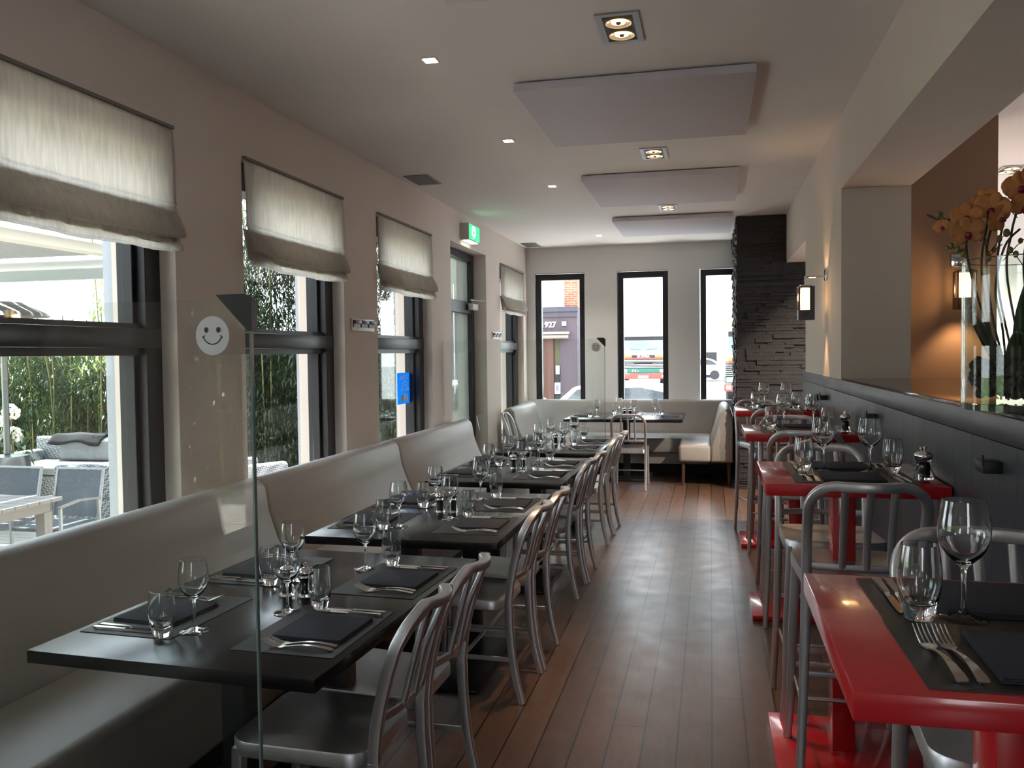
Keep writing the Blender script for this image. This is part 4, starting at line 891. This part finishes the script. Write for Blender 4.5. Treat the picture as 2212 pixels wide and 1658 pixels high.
# outdoor table
TT = thing('terrace_table', 'pale weathered wooden slatted table outside the nearest window', 'outdoor table', (-6.35, 5.75, TZ)); PALE = mat('weathered_teak', (.17, .155, .145), .7, noise=.12, nscale=12, stretch=(1, 8, 1))
tp = MB()
for q in range(9): tp.box(-.85, .85, -.585+q*.131, -.585+q*.131+.122, .72, .75)
tp.build('tabletop', PALE, TT); MB().box(-.78, .78, -.52, -.49, .63, .72).box(-.78, .78, .49, .52, .63, .72).box(-.78, -.75, -.49, .49, .63, .72).box(.75, .78, -.49, .49, .63, .72).build('apron', PALE, TT)
for x in (-.74, .74):
    for y in (-.49, .49): MB().box(x-.045, x+.045, y-.045, y+.045, .001, .63).build('leg', PALE, TT)
o = MB().lathe([(0, 0), (.055, 0), (.058, .04), (.050, .04), (.046, .012), (0, .012)], n=20).build('ashtray', mat('ash_metal', (.3, .3, .27), .4, .5, noise=.1)); o.location = (-6.1, 6.0, TZ+.751); tag(o, 'small round metal ashtray on the pale terrace table', 'ashtray')
def tchair(loc, rz, lab):
    s = thing('terrace_chair', lab, 'outdoor chair', loc, rz, 'grey woven terrace chairs'); AF = mat('pale_alu', (.26, .275, .29), .4, .5, noise=.04)
    # faces +y local; back at -y
    MB().sweep([(-.25, -.24, .42), (-.25, -.34, .90), (.25, -.34, .90), (.25, -.24, .42)], .03, .03, (0, 1, .1), 8, 4).build('back_frame', AF, s)
    MB().add([(-.235, -.245, .46), (.235, -.245, .46), (.235, -.333, .885), (-.235, -.333, .885), (-.235, -.255, .46), (.235, -.255, .46), (.235, -.343, .885), (-.235, -.343, .885)], [(0, 1, 2, 3), (7, 6, 5, 4), (0, 4, 5, 1), (1, 5, 6, 2), (2, 6, 7, 3), (3, 7, 4, 0)]).build('backrest', WEAVE, s)
    MB().box(-.25, .25, -.24, .25, .41, .44, .006).build('seat', WEAVE, s)
    for x in (-.26, .26):
        MB().sweep([(x, -.26, .64), (x, .0, .66), (x, .26, .63)], .045, .02, (1, 0, 0), 8).build('armrest', PALE, s)
        MB().sweep([(x, .24, .63), (x, .24, .001)], .028, .028, (0, 1, 0), 8, 4).build('leg', AF, s); MB().sweep([(x, -.24, .63), (x, -.28, .001)], .028, .028, (0, 1, 0), 8, 4).build('leg', AF, s)
    return s
for loc, rz, lab in [((-5.86, 6.66, TZ), 180, 'grey woven terrace chair at the corner of the pale table, nearest the white column'), ((-6.55, 6.66, TZ), 180, 'grey woven terrace chair at the left picture edge, behind the pale table'), ((-6.05, 4.95, TZ), 0, 'grey woven terrace chair on the near side of the pale table')]: tchair(loc, radians(rz), lab)
# reflected terrace wall behind the camera side

# blue panel built in place of a sign reflected in the glass
bp_ = thing('sign_reflection', 'blue panel with mirrored lettering, standing in for a sign reflected in the third window', 'poster', (-2.693, 7.31, 1.235)); BL = fabric('reflection_blue', (.05, .42, .90), .7); WS = mat('print_white', (.85, .87, .9), .5, noise=.02)
MB().box(-.001, .001, -.185, .135, -.15, .13).build('sheet', BL, bp_)
text('ENTREE', .055, WS, bp_, (.003, -.03, .085), (radians(90), 0, radians(90)), ext=.0008, mirror=True)
g_ = MB()
for (r_, zc, w_) in ((.085, -.015, .010), (.06, -.02, .007)): g_.sweep([(.003, r_*cos(radians(a_)), zc+r_*.75*sin(radians(a_))) for a_ in range(0, 181, 12)], .0016, w_, (1, 0, 0), 6)
g_.box(.002, .0036, -.11, .11, -.028, -.018).box(.002, .0036, -.03, .01, -.125, -.06).box(.002, .0036, .03, .07, -.125, -.07); g_.build('emblem', WS, bp_)
MB().box(.002, .0034, -.10, -.04, -.13, -.07).build('picture_patch', mat('reflection_tan', (.55, .38, .25), .6, noise=.2), bp_)
# ------------------------------------------------------------------ street
BR = thing('corner_shop', 'purple stone corner shop with awning across the street, left street window', 'building', (0, 0, 0)); STONEP = mat('mauve_stone', (.085, .058, .068), .8, noise=.08, nscale=2)
G0 = TZ-.04; YS = 26.0
MB().box(-9.5, -5.10, YS, YS+6, G0, 2.9).box(-4.50, -3.97, YS, YS+6, G0, 2.9).box(-5.10, -4.50, YS, YS+6, 2.15, 2.9).box(-5.1, -4.5, YS+.5, YS+6, G0, 2.2).build('facade', STONEP, BR)
MB().box(-9.5, -3.93, YS-.12, YS, 2.78, 2.92).box(-9.5, -3.95, YS-.06, YS, 2.62, 2.78).build('cornice', mat('mauve_dark', (.06, .05, .065), .7, noise=.05), BR)
MB().box(-9.5, -4.42, YS+.3, YS+6, 2.92, 9).build('upper_wall', brick_mat('cream_brick', (.80, .74, .62), (.85, .80, .70), (.7, .68, .62)), BR); MB().box(-4.42, -4.0, YS+.3, YS+6, 2.92, 9).build('brick_pier', brick_mat('orange_brick', (.24, .085, .04), (.30, .13, .07), (.32, .27, .22)), BR)
MB().box(-5.1, -4.92, YS+.05, YS+.12, G0, 2.1).box(-4.92, -4.72, YS+.02, YS+.15, G0, 2.1).build('door_frame', mat('rust_wood', (.10, .035, .022), .6, noise=.1), BR); MB().box(-4.72, -4.50, YS+.2, YS+.22, .9, 2.1).box(-5.08, -4.94, YS+.13, YS+.15, .3, 2.1).build('shop_window', mat('shop_glass', (.18, .16, .10), .15, noise=.5, nscale=3), BR)
MB().box(-4.72, -4.5, YS+.12, YS+.2, G0, .9).build('stall_riser', BLACK, BR)
aw = MB().sweep([(-6.5, YS-.2, 2.02), (-4.22, YS-.2, 2.02)], .14, .14, (0, 0, 1), 12, 2).box(-6.5, -4.2, YS-.32, YS, 2.09, 2.16).build('awning', mat('awning_cream', (.26, .22, .19), .7, noise=.05), BR)
text('1927', .24, WS, BR, (-4.86, YS-.03, 2.38), (radians(90), 0, 0), ext=.02, bold=.006); MB().box(-4.44, -4.30, YS-.05, YS, 2.34, 2.48).build('lamp_box', GREY, BR)
pb = MB().box(-4.70, -4.52, YS+.06, YS+.10, .25, .60).build('menu_board', WS, BR); MB().box(-4.655, -4.575, YS+.05, YS+.059, .34, .52).build('menu_print', mat('menu_blue', (.2, .15, .35), .6, noise=.3, nscale=6), pb)
MB().box(-4.66, -4.54, YS+.06, YS+.10, .86, 1.12).build('notice', WS, BR)
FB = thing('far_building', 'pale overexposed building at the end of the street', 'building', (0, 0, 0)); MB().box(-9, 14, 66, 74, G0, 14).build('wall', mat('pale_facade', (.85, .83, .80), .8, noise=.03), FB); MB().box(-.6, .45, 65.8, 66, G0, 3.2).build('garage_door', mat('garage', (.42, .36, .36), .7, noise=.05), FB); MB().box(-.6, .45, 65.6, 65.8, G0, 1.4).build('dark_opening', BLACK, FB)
sb_ = MB().box(-7.6, -6.1, 54, 60, G0, 12).build('brick_house', brick_mat('pale_brick', (.80, .70, .60), (.86, .8, .72), (.8, .78, .72))); tag(sb_, 'pale brick house behind the parked truck', 'building')
struct('ground_pavement', MB().box(-14, 14, YF+.32, 14.4, G0, G0+.10), mat('pavement', (.72, .71, .69), .85, noise=.1, nscale=6))
# trucks
TG = mat('truck_green', (.03, .16, .12), .35, noise=.05); TR = mat('truck_red', (.62, .07, .05), .35, noise=.05); TWH = mat('truck_white', (.72, .74, .74), .35, noise=.03); TOR = mat('truck_orange', (.80, .28, .04), .4, noise=.03); TGL = mat('truck_glass', (.22, .33, .45), .08, noise=.3, nscale=1); TBK = mat('truck_black', (.02, .02, .022), .5, noise=.1)
def truck(label, loc, signs, bed):
    t = thing('truck', label, 'truck', loc, 0)   # front at y=0 facing -y, centred x
    MB().box(-1.22, 1.22, .05, 1.9, .95, 3.05, .06, 3).build('cab', TWH, t); MB().box(-1.20, 1.20, .0, .1, .62, 1.45, .02).build('front_panel', TG, t)
    MB().box(-1.06, 1.06, -.0, .06, 1.98, 2.66, .03, 3).build('windscreen', TGL, t); MB().box(-1.16, 1.16, -.30, .3, 2.72, 2.90, .03).build('sun_visor', TWH, t); MB().box(-1.1, 1.1, -.012, .04, 2.52, 2.70).build('visor_band', TBK, t)
    MB().box(-1.22, 1.22, -.015, .05, 1.60, 1.70).build('orange_stripe', TOR, t); MB().box(-1.22, 1.22, -.015, .05, 1.50, 1.60).build('red_stripe', TR, t)
    MB().box(-1.2, 1.2, .0, .05, .98, 1.50).build('grille_back', TBK, t)
    for q in range(6):
        MB().box(-1.2, 1.2, -.03, .0, 1.02+q*.078, 1.052+q*.078).build('grille_slat', TWH, t)
    MB().box(-1.25, 1.25, -.18, .2, .42, .72, .03, 3).build('bumper', TR, t)
    for s_ in (-1, 1):
        MB().box(s_*1.02-.13, s_*1.02+.13, -.04, .02, .76, .95, .01).build('headlight', mat('headlight', (.8, .8, .78), .15, noise=.05), t)
        MB().box(s_*1.08-.09, s_*1.08+.09, -.2, -.17, .50, .64).build('indicator', mat('indicator', (.8, .65, .4), .2, noise=.05), t)
        MB().sweep([(s_*1.2, .0, 2.65), (s_*1.42, -.12, 2.6), (s_*1.42, -.12, 2.1)], .03, .03, (1, 0, 0), 6, 2).box(s_*1.42-.09, s_*1.42+.09, -.16, -.08, 2.05, 2.6, .02).build('mirror', TWH, t)
        wl = MB(); wl.lathe([(0, -.15), (.45, -.15), (.5, -.1), (.5, .1), (.45, .15), (0, .15)], n=28); wl.v = [(s_*1.02+z_, .75+x_, .5+y_) for (x_, y_, z_) in wl.v]; wl.build('wheel', TBK, t)
        MB().box(s_*.45-.3, s_*.45+.3, -.35, -.2, 2.93, 2.99, .01).build('light_bar', GREY, t); MB().box(s_*.95-.08, s_*.95+.08, -.2, -.05, 2.92, 3.06, .02).build('beacon', mat('beacon', (.85, .6, .08), .3, noise=.05), t)
        MB().sweep([(s_*.1, -.03, 1.99), (s_*.75, -.05, 2.06)], .02, .02, (0, 1, 0), 6).build('wiper', TBK, t)
    MB().box(-.28, .28, -.2, -.185, .46, .60).build('number_plate', TWH, t); MB().box(-1.2, 1.2, .6, 5.5, .6, .8).build('chassis', TBK, t)
    MB().box(-1.23, 1.23, 2.0, 6.8, 1.1, 2.9).build('load_bed', TG if bed else mat('bed_rust', (.32, .24, .16), .8, noise=.2), t)
    if signs:
        b_ = MB().box(-.62, .62, -.03, .0, 1.56, 1.72).build('badge_plate', TBK, t); text('SCANIA', .19, TWH, b_, (0, -.04, 1.64), (radians(90), 0, 0), ext=.008, bold=.006)
        MB().box(-.5, .5, -.035, 0, 1.245, 1.30).build('grille_gap', TBK, t)
        for s_ in (-1, 1): text('INTERCOOLER', .10, TBK, t, (s_*.85, -.036, 1.275), (radians(90), 0, 0), ext=.004)
        text('112', .17, TWH, t, (-.52, -.02, .86), (radians(90), 0, 0), ext=.006, bold=.004); text('H', .10, TWH, t, (-.30, -.02, .84), (radians(90), 0, 0), ext=.006)
    return t
truck('white green and red truck parked facing the middle street window', (-3.56, 47, G0+.08), True, True)
truck('green and white truck seen past the stone pier in the right street window', (1.75, 34, G0), False, False)
# parked cars
def car(label, loc, col, L=4.2):
    t = thing('parked_car', label, 'car', loc, 0); W = 1.7; hl = L/2
    P = [(-hl, .30), (-hl, .72), (-hl+.15, .86), (-hl+.75, .93), (-hl+1.25, 1.36), (-hl+1.6, 1.42), (hl-1.5, 1.42), (hl-.95, 1.32), (hl-.35, .98), (hl-.05, .90), (hl, .62), (hl, .30)]
    MB().prism(P, 'y', -W/2, W/2).build('body', mat(col[0], col[1], .25, noise=.02), t, .05)
    Gs = [(-hl+.92, .95), (-hl+1.32, 1.32), (hl-1.45, 1.35), (hl-1.02, 1.26), (hl-.62, .98)]
    MB().prism(Gs, 'y', -W/2-.005, W/2+.005).build('side_glass', mat('car_glass', (.05, .06, .07), .08, noise=.1), t)
    for x in (-hl+.8, hl-.8):
        for s_ in (-1, 1):
            wl = MB(); wl.lathe([(0, -.1), (.29, -.1), (.31, -.07), (.31, .07), (.29, .1), (0, .1)], n=24); wl.v = [(x+a_, s_*(W/2-.08)+c_, .31+b_) for (a_, b_, c_) in wl.v]; wl.build('wheel', TBK, t)
    return t
car('white car parked outside the middle street window, roof visible above the bench', (-1.72, 16.2, G0), ('car_white', (.80, .81, .83)), 3.9); car('white car parked outside the left street window, sloping rear visible', (-4.5, 14.0, G0+.1), ('car_white', None), 4.4)
car('white hatchback parked far up the street beside the garage', (-.75, 58, G0+.1), ('car_white', None), 3.6)
